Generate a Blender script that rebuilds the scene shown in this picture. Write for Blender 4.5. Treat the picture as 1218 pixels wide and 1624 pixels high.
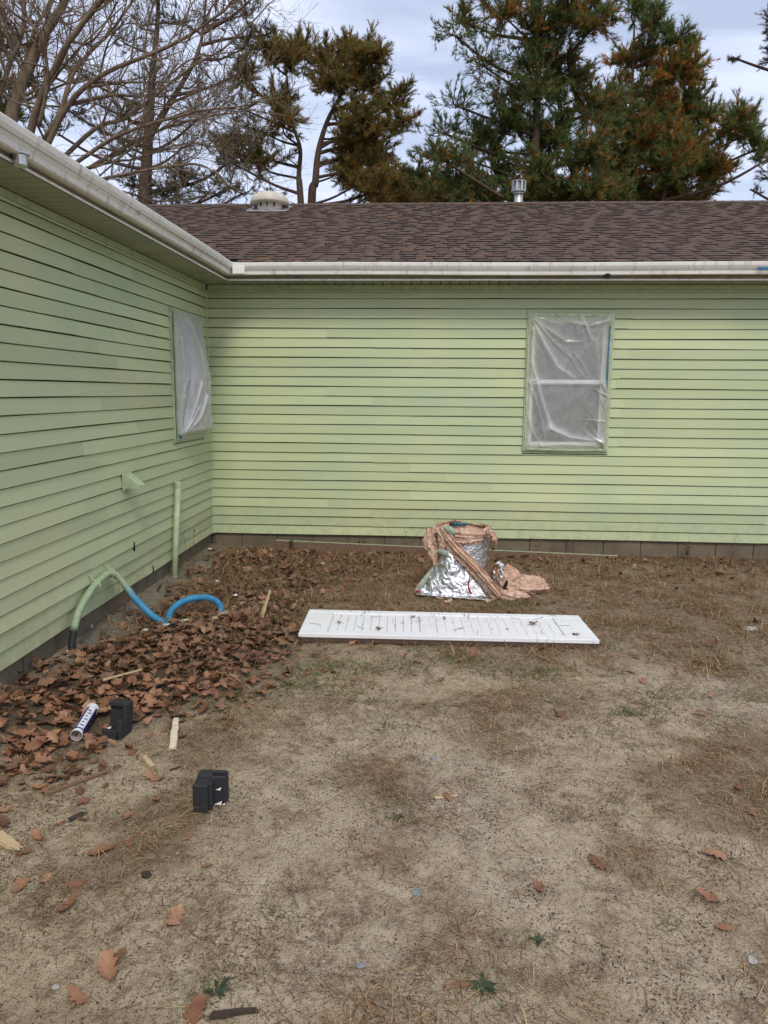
import bpy, math, random
import numpy as np
from mathutils import Vector, Matrix

for o in list(bpy.data.objects): bpy.data.objects.remove(o)
S = bpy.context.scene
COL = S.collection
R = math.radians
rnd = random.Random(7)
RN = np.random.default_rng(11)

# ------------------------------------------------------------------ camera
W_PX, H_PX, F_PX = 1218, 1624, 1177.27
PITCH, YAW, ROLL = 0.161023, -0.0589932, -0.0083693
CAM = np.array([2.40202, -8.05321, 1.75451])
_cy, _sy, _cp, _sp = math.cos(YAW), math.sin(YAW), math.cos(PITCH), math.sin(PITCH)
FWD = np.array([_sy*_cp, _cy*_cp, -_sp]); _r = np.array([_cy, -_sy, 0.0]); _d = np.cross(FWD, _r)
RGT = math.cos(ROLL)*_r + math.sin(ROLL)*_d
DWN = -math.sin(ROLL)*_r + math.cos(ROLL)*_d
cam = bpy.data.cameras.new('camera'); camo = bpy.data.objects.new('camera', cam); COL.objects.link(camo)
M = Matrix.Identity(4)
for i in range(3):
    M[i][0] = RGT[i]; M[i][1] = -DWN[i]; M[i][2] = -FWD[i]; M[i][3] = CAM[i]
camo.matrix_world = M
cam.sensor_fit = 'VERTICAL'; cam.sensor_height = 36; cam.sensor_width = 36*W_PX/H_PX
cam.lens = F_PX/H_PX*36; cam.clip_start = 0.05; cam.clip_end = 2000
S.camera = camo

# ------------------------------------------------------------------ sky, sun, exposure
SUN_EL, SUN_AZ = R(50), R(166)           # azimuth clockwise from +Y: behind the photographer
sdir = Vector((math.sin(SUN_AZ)*math.cos(SUN_EL), math.cos(SUN_AZ)*math.cos(SUN_EL), math.sin(SUN_EL)))
w = bpy.data.worlds.new('World'); S.world = w; w.use_nodes = True
nt = w.node_tree; nt.nodes.clear(); N = nt.nodes.new; L = nt.links.new
sky = N('ShaderNodeTexSky'); sky.sky_type = 'NISHITA'; sky.sun_disc = False
sky.sun_elevation = SUN_EL; sky.sun_rotation = SUN_AZ; sky.air_density = 1.0; sky.dust_density = 1.5; sky.ozone_density = 1.2
tc = N('ShaderNodeTexCoord'); sp = N('ShaderNodeSeparateXYZ'); L(tc.outputs['Generated'], sp.inputs[0])
zz = N('ShaderNodeMath'); zz.operation = 'MAXIMUM'; L(sp.outputs[2], zz.inputs[0]); zz.inputs[1].default_value = 0.0
za = N('ShaderNodeMath'); za.operation = 'ADD'; L(zz.outputs[0], za.inputs[0]); za.inputs[1].default_value = 0.22
cb = N('ShaderNodeCombineXYZ')
for k in range(2):
    dv = N('ShaderNodeMath'); dv.operation = 'DIVIDE'; L(sp.outputs[k], dv.inputs[0]); L(za.outputs[0], dv.inputs[1]); L(dv.outputs[0], cb.inputs[k])
mp = N('ShaderNodeMapping'); mp.inputs['Rotation'].default_value = (0, 0, R(28)); mp.inputs['Scale'].default_value = (0.9, 2.1, 1); mp.inputs['Location'].default_value = (0.45, 0.2, 0)
L(cb.outputs[0], mp.inputs[0])
cn = N('ShaderNodeTexNoise'); cn.inputs['Scale'].default_value = 1.5; cn.inputs['Detail'].default_value = 7; cn.inputs['Roughness'].default_value = 0.52; cn.inputs['Distortion'].default_value = 0.4
L(mp.outputs[0], cn.inputs['Vector'])
cr = N('ShaderNodeMapRange'); cr.inputs[1].default_value = 0.40; cr.inputs[2].default_value = 0.62; cr.inputs[3].default_value = 0.46; cr.inputs[4].default_value = 0.96
L(cn.outputs['Fac'], cr.inputs[0])
mx = N('ShaderNodeMix'); mx.data_type = 'RGBA'; L(cr.outputs[0], mx.inputs[0]); L(sky.outputs[0], mx.inputs[6]); mx.inputs[7].default_value = (7.3, 7.9, 9.9, 1)
bg = N('ShaderNodeBackground'); bg.inputs[1].default_value = 0.096; L(mx.outputs[2], bg.inputs[0])
wo = N('ShaderNodeOutputWorld'); L(bg.outputs[0], wo.inputs[0])

sl = bpy.data.lights.new('sun', 'SUN'); sl.energy = 1.5; sl.angle = R(16); sl.color = (1.0, 0.93, 0.81)
slo = bpy.data.objects.new('sun', sl); COL.objects.link(slo); slo.rotation_euler = sdir.to_track_quat('Z', 'Y').to_euler(); slo.location = (0, -20, 20)
vs = S.view_settings; vs.view_transform = 'Standard'; vs.look = 'None'; vs.gamma = 1; vs.use_curve_mapping = False; vs.exposure = 0.42

# ------------------------------------------------------------------ helpers
def at(u, v, ax, val):
    d = (u-W_PX/2)/F_PX*RGT + (v-H_PX/2)/F_PX*DWN + FWD
    t = (val-CAM[ax])/d[ax]
    return Vector(CAM + t*d)
def gp(u, v, z=0.0): return at(u, v, 2, z)
def hash2(ix, iy, s):
    n = (ix.astype(np.int64)*374761393 + iy.astype(np.int64)*668265263 + s*1442695041) & 0x7fffffff
    n = ((n ^ (n >> 13))*1274126177) & 0x7fffffff
    return ((n ^ (n >> 16)) & 0xffff)/65535.0
def vn(x, y, s=0):
    x = np.asarray(x, float); y = np.asarray(y, float)
    ix = np.floor(x); iy = np.floor(y); fx = x-ix; fy = y-iy; fx = fx*fx*(3-2*fx); fy = fy*fy*(3-2*fy)
    a = hash2(ix, iy, s); b = hash2(ix+1, iy, s); c = hash2(ix, iy+1, s); d = hash2(ix+1, iy+1, s)
    return (a*(1-fx)+b*fx)*(1-fy)+(c*(1-fx)+d*fx)*fy
def fbm(x, y, s=0, o=4):
    t = 0; a = .5
    for k in range(o): t = t + a*vn(np.asarray(x)*2**k, np.asarray(y)*2**k, s+k*17); a *= .5
    return t
def sstep(a, b, x): t = np.clip((x-a)/(b-a), 0, 1); return t*t*(3-2*t)

def mesh_np(name, V, F, col=None, smooth=False):
    """V (n,3); F: one int array (m,3|4) or a list of such arrays; col (n,3) point colours"""
    V = np.ascontiguousarray(V, dtype=np.float32); Fs = F if isinstance(F, list) else [F]
    Fs = [np.asarray(f, dtype=np.int32) for f in Fs if len(f)]
    me = bpy.data.meshes.new(name); me.vertices.add(len(V)); me.vertices.foreach_set('co', V.ravel())
    nl = sum(f.size for f in Fs); npoly = sum(len(f) for f in Fs)
    me.loops.add(nl); me.loops.foreach_set('vertex_index', np.concatenate([f.ravel() for f in Fs]))
    tot = np.concatenate([np.full(len(f), f.shape[1], np.int32) for f in Fs])
    st = np.concatenate([[0], np.cumsum(tot)[:-1]]).astype(np.int32)
    me.polygons.add(npoly); me.polygons.foreach_set('loop_start', st); me.polygons.foreach_set('loop_total', tot)
    if smooth: me.polygons.foreach_set('use_smooth', np.ones(npoly, bool))
    me.update(calc_edges=True)
    if col is not None:
        a = me.attributes.new('col', 'FLOAT_COLOR', 'POINT'); c = np.ones((len(V), 4), np.float32); c[:, :3] = col; a.data.foreach_set('color', c.ravel())
    me.validate()
    return me
class MB:
    def __init__(s): s.v = []; s.f = []
    def add(s, vs, fs, m=None):
        b = len(s.v); s.v += [tuple((m @ Vector(p)) if m else p) for p in vs]; s.f += [tuple(i+b for i in f) for f in fs]; return s
    def box(s, a, b, m=None):
        (x0, y0, z0), (x1, y1, z1) = a, b
        return s.add([(x0,y0,z0),(x1,y0,z0),(x1,y1,z0),(x0,y1,z0),(x0,y0,z1),(x1,y0,z1),(x1,y1,z1),(x0,y1,z1)],
                     [(0,3,2,1),(4,5,6,7),(0,1,5,4),(1,2,6,5),(2,3,7,6),(3,0,4,7)], m)
    def bbox(s, a, b, bev, m=None):
        """box with chamfered edges"""
        import bmesh
        bm = bmesh.new(); bmesh.ops.create_cube(bm, size=1)
        for v in bm.verts: v.co = Vector([a[i]+(v.co[i]+.5)*(b[i]-a[i]) for i in range(3)])
        bmesh.ops.bevel(bm, geom=list(bm.edges), offset=bev, segments=1, affect='EDGES')
        bm.verts.index_update()
        s.add([v.co[:] for v in bm.verts], [[v.index for v in f.verts] for f in bm.faces], m); bm.free(); return s
    def lathe(s, prof, n, m=None, cap=True):
        """prof list of (r,z) about local z"""
        vs = []; fs = []
        for r, z in prof:
            for k in range(n): a = 2*math.pi*k/n; vs.append((r*math.cos(a), r*math.sin(a), z))
        for i in range(len(prof)-1):
            for k in range(n): fs.append((i*n+k, i*n+(k+1) % n, (i+1)*n+(k+1) % n, (i+1)*n+k))
        if cap: fs.append(tuple(range(n-1, -1, -1))); fs.append(tuple((len(prof)-1)*n+k for k in range(n)))
        return s.add(vs, fs, m)
    def extrude(s, prof, p0, p1, ua, ub, m=None, close=True):
        """profile (a,b) swept straight p0->p1; ua, ub world dirs"""
        p0, p1, ua, ub = map(Vector, (p0, p1, ua, ub)); n = len(prof)
        vs = [p+ua*a+ub*b for p in (p0, p1) for a, b in prof]
        fs = [(k, (k+1) % n, n+(k+1) % n, n+k) for k in range(n if close else n-1)]
        if close: fs += [tuple(range(n-1, -1, -1)), tuple(range(n, 2*n))]
        return s.add(vs, fs, m)
    def mesh(s, name, smooth=False):
        me = bpy.data.meshes.new(name); me.from_pydata(s.v, [], s.f); me.validate()
        import bmesh
        bm = bmesh.new(); bm.from_mesh(me); bmesh.ops.recalc_face_normals(bm, faces=bm.faces); bm.to_mesh(me); bm.free()
        if smooth: me.polygons.foreach_set('use_smooth', [True]*len(me.polygons))
        me.update(); return me
def obj(name, me, mat=None, parent=None, loc=None, rot=None, scale=None):
    if isinstance(me, MB): me = me.mesh(name)
    if mat is not None and len(me.materials) == 0: me.materials.append(mat)
    o = bpy.data.objects.new(name, me); COL.objects.link(o)
    if parent: o.parent = parent
    if loc is not None: o.location = loc
    if rot is not None: o.rotation_euler = rot
    if scale is not None: o.scale = scale
    return o
def tag(o, label=None, cat=None, group=None, kind=None):
    if label: o['label'] = label
    if cat: o['category'] = cat
    if group: o['group'] = group
    if kind: o['kind'] = kind
    return o
def empty(name, loc=(0, 0, 0), rot=(0, 0, 0)):
    o = bpy.data.objects.new(name, None); COL.objects.link(o); o.location = loc; o.rotation_euler = rot; o.empty_display_size = .1; return o

def tube(pts, rad, n=6, cap=True, squash=None, lump=0.0, lfreq=8.0, seed=0):
    """arrays of a tube along pts with radii"""
    P = np.asarray(pts, float); rad = np.broadcast_to(np.asarray(rad, float), (len(P),)); T = np.gradient(P, axis=0); T /= np.linalg.norm(T, axis=1)[:, None]+1e-9
    up = np.array([0, 0, 1.0]) if abs(T[0][2]) < .9 else np.array([1.0, 0, 0])
    A = np.cross(T, up); 
    A /= np.linalg.norm(A, axis=1)[:, None]+1e-9
    for i in range(1, len(P)):
        a = A[i-1]-T[i]*(A[i-1]@T[i]); A[i] = a/(np.linalg.norm(a)+1e-9)
    B = np.cross(T, A)
    th = np.arange(n)*2*np.pi/n
    r = rad[:, None]*np.ones((1, n))
    if lump:
        s = np.cumsum(np.r_[0, np.linalg.norm(np.diff(P, axis=0), axis=1)])
        r = r*(1+lump*(2*fbm(s[:, None]*lfreq+0*th, np.cos(th)[None]*1.6+np.sin(th)[None]*.7+5+0*s[:, None], seed, 3)-.9))
    sb = 1.0 if squash is None else squash
    V = P[:, None]+r[..., None]*(np.cos(th)[None, :, None]*A[:, None]+sb*np.sin(th)[None, :, None]*B[:, None])
    m = len(P); i = np.arange(m-1)[:, None]*n; k = np.arange(n)[None]; k2 = (k+1) % n
    Q = np.stack([i+k, i+k2, i+n+k2, i+n+k], -1).reshape(-1, 4)
    V = V.reshape(-1, 3); F = [Q]
    if cap:
        V = np.vstack([V, P[:1], P[-1:]]); c0, c1 = m*n, m*n+1; kk = np.arange(n); k2 = (kk+1) % n
        F.append(np.concatenate([np.stack([k2, kk, kk*0+c0], -1), np.stack([(m-1)*n+kk, (m-1)*n+k2, kk*0+c1], -1)]))
    return V, F
class Acc:
    """joins numpy pieces into one mesh"""
    def __init__(s): s.V = []; s.F = {3: [], 4: []}; s.C = []; s.n = 0
    def add(s, V, F, col=None):
        for f in (F if isinstance(F, list) else [F]):
            if len(f): s.F[f.shape[1]].append(np.asarray(f)+s.n)
        s.V.append(V); s.n += len(V)
        if col is not None: s.C.append(np.broadcast_to(col, (len(V), 3)))
    def mesh(s, name, smooth=False):
        return mesh_np(name, np.concatenate(s.V), [np.concatenate(s.F[k]) for k in (3, 4) if s.F[k]], np.concatenate(s.C) if s.C else None, smooth)
def spline(pts, n):
    P = np.asarray([tuple(p) for p in pts], float); m = len(P); out = []
    Q = np.vstack([2*P[0]-P[1], P, 2*P[-1]-P[-2]])
    for t in np.linspace(0, m-1-1e-6, n):
        i = int(t); f = t-i; a, b, c, d = Q[i:i+4]
        out.append(.5*((2*b)+(-a+c)*f+(2*a-5*b+4*c-d)*f*f+(-a+3*b-3*c+d)*f**3))
    return np.array(out)

# ------------------------------------------------------------------ materials
class Mat:
    def __init__(s, name, rough=.6, metal=0, spec=.4):
        s.m = bpy.data.materials.new(name); s.m.use_nodes = True; s.t = s.m.node_tree
        s.b = s.t.nodes['Principled BSDF']; s.b.inputs['Roughness'].default_value = rough; s.b.inputs['Metallic'].default_value = metal; s.b.inputs['Specular IOR Level'].default_value = spec
        s.co = s.n('ShaderNodeTexCoord').outputs['Object']
    def n(s, t, **k):
        x = s.t.nodes.new(t)
        for a, v in k.items(): setattr(x, a, v)
        return x
    def l(s, a, b): s.t.links.new(a, b)
    def world(s): s.co = s.n('ShaderNodeNewGeometry').outputs['Position']; return s
    def noise(s, scale, detail=4, rough=.55, stretch=None, dist=0, loc=None):
        x = s.n('ShaderNodeTexNoise'); x.inputs['Scale'].default_value = scale; x.inputs['Detail'].default_value = detail; x.inputs['Roughness'].default_value = rough; x.inputs['Distortion'].default_value = dist
        c = s.co
        if stretch or loc:
            m = s.n('ShaderNodeMapping'); m.inputs['Scale'].default_value = stretch or (1, 1, 1); m.inputs['Location'].default_value = loc or (0, 0, 0); s.l(c, m.inputs[0]); c = m.outputs[0]
        s.l(c, x.inputs['Vector']); return x.outputs['Fac']
    def ramp(s, f, lo, hi, a=0., b=1.):
        x = s.n('ShaderNodeMapRange'); s.l(f, x.inputs[0]); x.inputs[1].default_value = lo; x.inputs[2].default_value = hi; x.inputs[3].default_value = a; x.inputs[4].default_value = b; return x.outputs[0]
    def mix(s, f, a, b, mode='MIX'):
        x = s.n('ShaderNodeMix', data_type='RGBA', blend_type=mode)
        for i, v in ((0, f), (6, a), (7, b)):
            if isinstance(v, (int, float)): x.inputs[i].default_value = v
            elif isinstance(v, tuple): x.inputs[i].default_value = (*v, 1)
            else: s.l(v, x.inputs[i])
        return x.outputs[2]
    def math(s, op, a, b=0.):
        x = s.n('ShaderNodeMath', operation=op)
        for i, v in enumerate((a, b)):
            if isinstance(v, (int, float)): x.inputs[i].default_value = v
            else: s.l(v, x.inputs[i])
        return x.outputs[0]
    def attr(s, name, out='Color'): x = s.n('ShaderNodeAttribute'); x.attribute_name = name; return x.outputs[out]
    def orand(s): return s.n('ShaderNodeObjectInfo').outputs['Random']
    def bump(s, f, st=.3, d=.01):
        x = s.n('ShaderNodeBump'); x.inputs['Strength'].default_value = st; x.inputs['Distance'].default_value = d; s.l(f, x.inputs['Height']); s.l(x.outputs[0], s.b.inputs['Normal']); return s
    def color(s, c):
        if isinstance(c, tuple): s.b.inputs['Base Color'].default_value = (*c, 1)
        else: s.l(c, s.b.inputs['Base Color'])
        return s
def simple(name, c, rough=.6, metal=0, var=.25, scale=30, bump=0, world=False, spec=.4):
    x = Mat(name, rough, metal, spec)
    if world: x.world()
    f = x.noise(scale, 4)
    d = tuple(v*(1-var) for v in c); e = tuple(min(1, v*(1+var)) for v in c)
    x.color(x.mix(x.ramp(f, .3, .7), d, e))
    if bump: x.bump(f, bump, .01)
    return x.m

def siding_mat():
    x = Mat('painted_siding', .52, 0, .35).world()
    big = x.noise(.9, 3, .5); fine = x.noise(45, 3, .6); streak = x.noise(3.2, 4, .6, stretch=(.5, .5, 2.6))
    c = x.mix(x.ramp(big, .35, .65), (.418, .504, .298), (.51, .544, .305))
    c = x.mix(x.ramp(streak, .5, .78, 0, .35), c, (.55, .60, .38))
    c = x.mix(x.ramp(fine, .55, .8, 0, .18), c, (.33, .41, .22))
    # worn scuffs where old siding shows through the new paint
    sc = x.noise(7, 5, .7, stretch=(1, 1, .6), dist=1.2)
    c = x.mix(x.ramp(sc, .67, .74, 0, .4), c, (.58, .62, .47))
    sz = x.n('ShaderNodeSeparateXYZ'); x.l(x.co, sz.inputs[0]); spl = x.math('MULTIPLY', x.ramp(sz.outputs[2], .6, .15, 0, 1), x.ramp(x.noise(11, 5, .7), .42, .66, 0, .5)); c = x.mix(spl, c, (.30, .27, .17))
    v = x.ramp(x.orand(), 0, 1, .90, 1.06)
    c = x.mix(1.0, c, (1, 1, 1), 'MULTIPLY'); hs = x.n('ShaderNodeHueSaturation'); x.l(c, hs.inputs['Color']); x.l(v, hs.inputs['Value'])
    x.color(hs.outputs[0]); x.bump(x.noise(90, 3), .06, .004); return x.m
def gutter_mat():
    x = Mat('weathered_gutter', .5, 0, .4).world()
    st = x.noise(5, 5, .65, stretch=(3, 3, .35)); sp_ = x.noise(38, 4, .7); b = x.noise(1.7, 3)
    c = x.mix(x.ramp(b, .3, .7), (.70, .68, .60), (.79, .78, .71))
    c = x.mix(x.ramp(st, .54, .74, 0, .75), c, (.28, .24, .18)); c = x.mix(x.ramp(sp_, .60, .70, 0, .7), c, (.16, .13, .10))
    x.color(c); return x.m
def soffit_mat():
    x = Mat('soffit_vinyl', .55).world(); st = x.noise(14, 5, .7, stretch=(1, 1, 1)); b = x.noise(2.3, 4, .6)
    c = x.mix(x.ramp(b, .35, .7), (.34, .345, .255), (.25, .26, .18)); c = x.mix(x.ramp(st, .55, .75, 0, .5), c, (.22, .21, .15)); x.color(c); return x.m  # olive darkened so the colour itself deepens the eave shade
def shingle_mat(rand):
    x = Mat('asphalt_shingle', .93, 0, .15)
    x.world(); g = x.noise(240, 3, .7); b = x.noise(1.2, 3)
    if rand: r = x.orand()
    else: r = x.attr('col', 'Fac')
    rp = x.n('ShaderNodeValToRGB'); x.l(r, rp.inputs[0]); e = rp.color_ramp.elements
    for p, c in ((.0, (.080, .053, .038)), (.25, (.110, .074, .052)), (.5, (.122, .082, .057)), (.7, (.098, .071, .054)), (.86, (.140, .086, .053)), (1., (.165, .087, .043))):
        q = e[0] if p == 0 else (e[len(e)-1] if p == 1 else e.new(p)); q.position = p; q.color = (*c, 1)
    c = x.mix(x.ramp(g, .3, .7, 0, .55), rp.outputs[0], (.17, .122, .092)); c = x.mix(x.ramp(b, .4, .8, 0, .3), c, (.10, .075, .066))
    if not rand: c = x.mix(x.math('LESS_THAN', r, -.5), c, (.014, .011, .011))
    x.color(c); x.bump(g, .4, .004); return x.m
def foil_mat():
    x = Mat('foil_facing', .2, 1.0); f = x.noise(15, 5, .6, dist=.8); g = x.noise(38, 4, .6)
    c = x.mix(x.ramp(f, .3, .8), (.78, .79, .81), (.58, .59, .60)); x.color(c); x.l(x.ramp(g, .3, .7, .2, .42), x.b.inputs['Roughness'])
    x.bump(x.math('ADD', f, x.math('MULTIPLY', g, .35)), .9, .02); return x.m
def batt_mat():
    x = Mat('fibreglass_batt', .95, 0, .1); f = x.noise(26, 6, .7, dist=1.5); g = x.noise(6, 3); h = x.noise(170, 3, .7)
    c = x.mix(x.ramp(g, .35, .65), (.70, .44, .32), (.80, .60, .45)); c = x.mix(x.ramp(f, .46, .66, 0, .9), c, (.33, .125, .065)); c = x.mix(x.ramp(h, .5, .75, 0, .5), c, (.80, .64, .46))
    x.color(c); x.bump(x.math('ADD', f, x.math('MULTIPLY', h, .5)), .9, .02); return x.m
def plastic_mat(edge):
    """thin masking film: partly see-through, milky, glossy; overspray paint towards its taped edges (edge attribute)"""
    x = Mat('masking_film', .13, 0, .8)
    sc_ = x.n('ShaderNodeSeparateColor'); x.l(x.attr('col'), sc_.inputs[0]); e, cre = sc_.outputs[0], sc_.outputs[1]; n = x.noise(9, 5, .65, dist=1.); fine = x.noise(60, 4, .6, stretch=(1, 1, .4))
    paint = x.math('MULTIPLY', e, x.ramp(n, .25, .6, .35, 1.))
    x.color(x.mix(paint, (.80, .80, .80), (.47, .53, .35)))
    x.bump(n, .25, .012)
    op = x.math('ADD', x.ramp(n, .3, .7, edge, edge+.20), x.math('ADD', x.math('MULTIPLY', paint, .5), x.math('MULTIPLY', cre, .42)))
    tr = x.n('ShaderNodeBsdfTransparent'); tl = x.n('ShaderNodeBsdfTranslucent'); tl.inputs[0].default_value = (.7, .7, .7, 1)
    m1 = x.n('ShaderNodeMixShader'); m1.inputs[0].default_value = .75; x.l(tl.outputs[0], m1.inputs[1]); x.l(x.b.outputs[0], m1.inputs[2])
    m2 = x.n('ShaderNodeMixShader'); x.l(x.math('MINIMUM', op, .96), m2.inputs[0]); x.l(tr.outputs[0], m2.inputs[1]); x.l(m1.outputs[0], m2.inputs[2])
    x.l(m2.outputs[0], x.t.nodes['Material Output'].inputs[0]); return x.m
def colattr_mat(name, rough=.7, transl=0., spec=.3, var=0):
    x = Mat(name, rough, 0, spec); c = x.attr('col')
    if var:
        f = x.noise(60, 3); c = x.mix(x.ramp(f, .3, .7, 0, var), c, tuple((.08, .05, .03)))
    x.color(c)
    if transl:
        t = x.n('ShaderNodeBsdfTranslucent'); x.l(c, t.inputs[0]); m = x.n('ShaderNodeMixShader'); m.inputs[0].default_value = transl
        x.l(x.b.outputs[0], m.inputs[1]); x.l(t.outputs[0], m.inputs[2]); x.l(m.outputs[0], x.t.nodes['Material Output'].inputs[0])
    return x.m
def leaf_mat():
    x = Mat('dead_leaf', .55, 0, .35); r = x.orand(); f = x.noise(6, 4)
    rp = x.n('ShaderNodeValToRGB'); x.l(r, rp.inputs[0]); e = rp.color_ramp.elements
    for p, c in LEAFC: 
        q = e[0] if p == 0 else (e[len(e)-1] if p == 1 else e.new(p)); q.position = p; q.color = (*c, 1)
    x.color(x.mix(x.ramp(f, .4, .75, 0, .45), rp.outputs[0], (.13, .062, .032))); x.bump(f, .3, .004); return x.m
LEAFC = [(0., (.15, .068, .036)), (.3, (.26, .118, .060)), (.55, (.30, .145, .078)), (.8, (.36, .20, .112)), (1., (.21, .088, .048))]
def wood_mat(name, a, b, scale=20, stretch=(1, 12, 12)):
    x = Mat(name, .8, 0, .2); f = x.noise(scale, 5, .6, stretch=stretch, dist=.6); x.color(x.mix(x.ramp(f, .3, .7), a, b)); x.bump(f, .4, .004); return x.m
def ground_mat():
    x = Mat('sandy_soil', .95, 0, .15).world()
    z = x.attr('zone'); sepz = x.n('ShaderNodeSeparateColor'); x.l(z, sepz.inputs[0]); lit, straw, moss = sepz.outputs[0], sepz.outputs[1], sepz.outputs[2]
    big = x.noise(1.3, 4, .6); mid = x.noise(7, 5, .65, dist=.4); fine = x.noise(85, 4, .75); grain = x.noise(300, 3, .8); blot = x.noise(22, 4, .7, dist=.7)
    c = x.mix(x.ramp(mid, .32, .68), (.385, .30, .205), (.60, .49, .35))
    c = x.mix(x.ramp(big, .42, .64, 0, .55), c, (.46, .375, .27))
    c = x.mix(x.math('MULTIPLY', moss, x.ramp(blot, .35, .65, .05, .55)), c, (.42, .31, .16))
    c = x.mix(x.ramp(blot, .55, .68, 0, .5), c, (.16, .125, .09))
    c = x.mix(x.ramp(fine, .57, .67, 0, .8), c, (.075, .058, .044))
    c = x.mix(x.ramp(grain, .60, .72, 0, .6), c, (.50, .43, .34)); c = x.mix(x.ramp(grain, .28, .38, .4, 0), c, (.10, .08, .062))
    org = x.noise(3.1, 6, .72, dist=.5); org2 = x.noise(13, 6, .75, dist=.6, loc=(3, 7, 0))
    om = x.math('MULTIPLY', x.ramp(org, .46, .60), x.ramp(org2, .40, .56)); c = x.mix(x.math('MULTIPLY', om, .8), c, x.mix(x.ramp(grain, .35, .65), (.085, .058, .036), (.235, .155, .088)))
    rst = x.noise(5, 5, .7, loc=(11, 2, 0)); c = x.mix(x.ramp(rst, .55, .72, 0, .4), c, (.34, .24, .12))
    spk = x.noise(125, 3, .8, loc=(5, 1, 2)); c = x.mix(x.ramp(spk, .555, .625, 0, .75), c, (.055, .042, .032)); spl = x.noise(170, 2, .7, loc=(1, 9, 4)); c = x.mix(x.ramp(spl, .58, .66, 0, .6), c, (.66, .57, .44))
    dk = x.mix(x.ramp(fine, .35, .65), (.065, .042, .026), (.20, .135, .078))
    c = x.mix(x.math('MULTIPLY', straw, x.ramp(mid, .3, .6, .25, .85)), c, dk)
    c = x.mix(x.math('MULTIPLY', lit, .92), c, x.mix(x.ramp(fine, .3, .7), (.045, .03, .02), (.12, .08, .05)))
    w_ = x.attr('walk', 'Fac'); cg = x.mix(x.ramp(mid, .3, .7), (.17, .165, .125), (.27, .26, .205)); cg = x.mix(x.ramp(fine, .5, .7, 0, .6), cg, (.10, .09, .06))
    c = x.mix(w_, c, cg)
    x.color(c); h = x.math('ADD', fine, x.math('MULTIPLY', grain, .6)); h = x.math('ADD', h, blot); x.bump(h, .75, .012); return x.m
def block_mat():
    x = Mat('concrete_block', .92, 0, .15).world(); f = x.noise(30, 5, .7); b = x.noise(3, 4)
    c = x.mix(x.ramp(b, .3, .7), (.20, .16, .11), (.12, .10, .07)); c = x.mix(x.ramp(f, .5, .75, 0, .5), c, (.12, .10, .075))
    x.color(c); x.bump(f, .5, .008); return x.m
def bark_mat(name, a, b, sc=6):
    x = Mat(name, .9, 0, .15).world(); f = x.noise(sc, 5, .7, stretch=(1, 1, .3)); x.color(x.mix(x.ramp(f, .3, .7), a, b)); x.bump(f, .6, .05); return x.m

MT = dict(siding=siding_mat(), gutter=gutter_mat(), soffit=soffit_mat(), shingle=shingle_mat(True), shingle_far=shingle_mat(False), foil=foil_mat(), batt=batt_mat(),
    leaf=leaf_mat(), ground=ground_mat(), block=block_mat(),
    backing=simple('dark_backing', (.03, .032, .025), .9), mortar=simple('mortar', (.10, .088, .065), .95, scale=40, world=True),
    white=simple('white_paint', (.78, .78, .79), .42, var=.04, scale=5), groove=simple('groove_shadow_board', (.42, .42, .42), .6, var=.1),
    black=simple('black_foam', (.024, .025, .028), .7, var=.35, scale=120, bump=.3, spec=.35), chip=simple('white_chip', (.8, .8, .78), .5, var=.05),
    glass=simple('window_glass', (.135, .145, .125), .12, var=.15, scale=3, spec=.6), sash=simple('white_sash', (.76, .77, .75), .4, var=.05),
    trim=simple('painted_trim', (.42, .50, .295), .5, var=.16, scale=14), tape_blue=simple('blue_tape', (.025, .13, .24), .55, var=.2), tape_green=simple('painted_tape', (.36, .43, .29), .5, var=.3, scale=25),
    vent=simple('vent_cap', (.52, .47, .385), .5, var=.12, scale=9), galv=simple('galvanised', (.50, .50, .48), .34, .85, var=.15, scale=18), dark=simple('dark_gap', (.012, .011, .009), .9),
    rust=simple('rusty_hinge', (.5, .47, .42), .45, .5), teal=simple('teal_plastic', (.012, .10, .115), .4, var=.2), red=simple('red_tape', (.30, .018, .035), .4, var=.3),
    greypaper=simple('green_overspray_paper', (.30, .36, .27), .6, var=.25, scale=22), bluelab=simple('blue_label', (.016, .016, .125), .35, var=.2), whitelab=simple('white_label', (.68, .69, .74), .35, var=.06),
    ink=simple('label_ink', (.03, .03, .07), .4), tubein=simple('tube_inside', (.34, .31, .28), .5), capgrey=simple('grey_nozzle', (.6, .6, .58), .4),
    wood=wood_mat('fresh_wood', (.42, .29, .16), (.60, .46, .29)), pale=wood_mat('pale_stake', (.55, .46, .30), (.74, .67, .50)), oldwood=wood_mat('weathered_timber', (.12, .075, .05), (.22, .145, .10), 12), stick=wood_mat('brown_stick', (.13, .075, .045), (.27, .165, .095)), darkstick=wood_mat('dark_stick', (.03, .024, .02), (.075, .055, .04)), paintedwood=simple('overspray_wood', (.30, .34, .20), .7, var=.3, scale=25),
    stone=simple('grey_stone', (.36, .34, .31), .85, var=.25, scale=40, bump=.3), slate=simple('slate_shard', (.22, .225, .24), .5, var=.2), whitestrip=simple('white_strip', (.62, .61, .57), .55, var=.2, scale=20),
    needle=colattr_mat('pine_needles', .6, .4, .2), straw=colattr_mat('straw', .75, .2, .2), litter=colattr_mat('leaf_litter', .6, .0, .3, .4),
    pinebark=bark_mat('pine_bark', (.045, .030, .023), (.115, .075, .055)), oakbark=bark_mat('oak_bark', (.105, .075, .05), (.27, .205, .14)),
    fascia=simple('eave_shade_fascia', (.20, .17, .115), .7, var=.35, scale=7, world=True), doorback=simple('door_underside', (.085, .052, .036), .8), tar=simple('asphalt_edge', (.014, .011, .011), .95))  # fascia brown has the shade under the gutter painted into it

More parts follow.
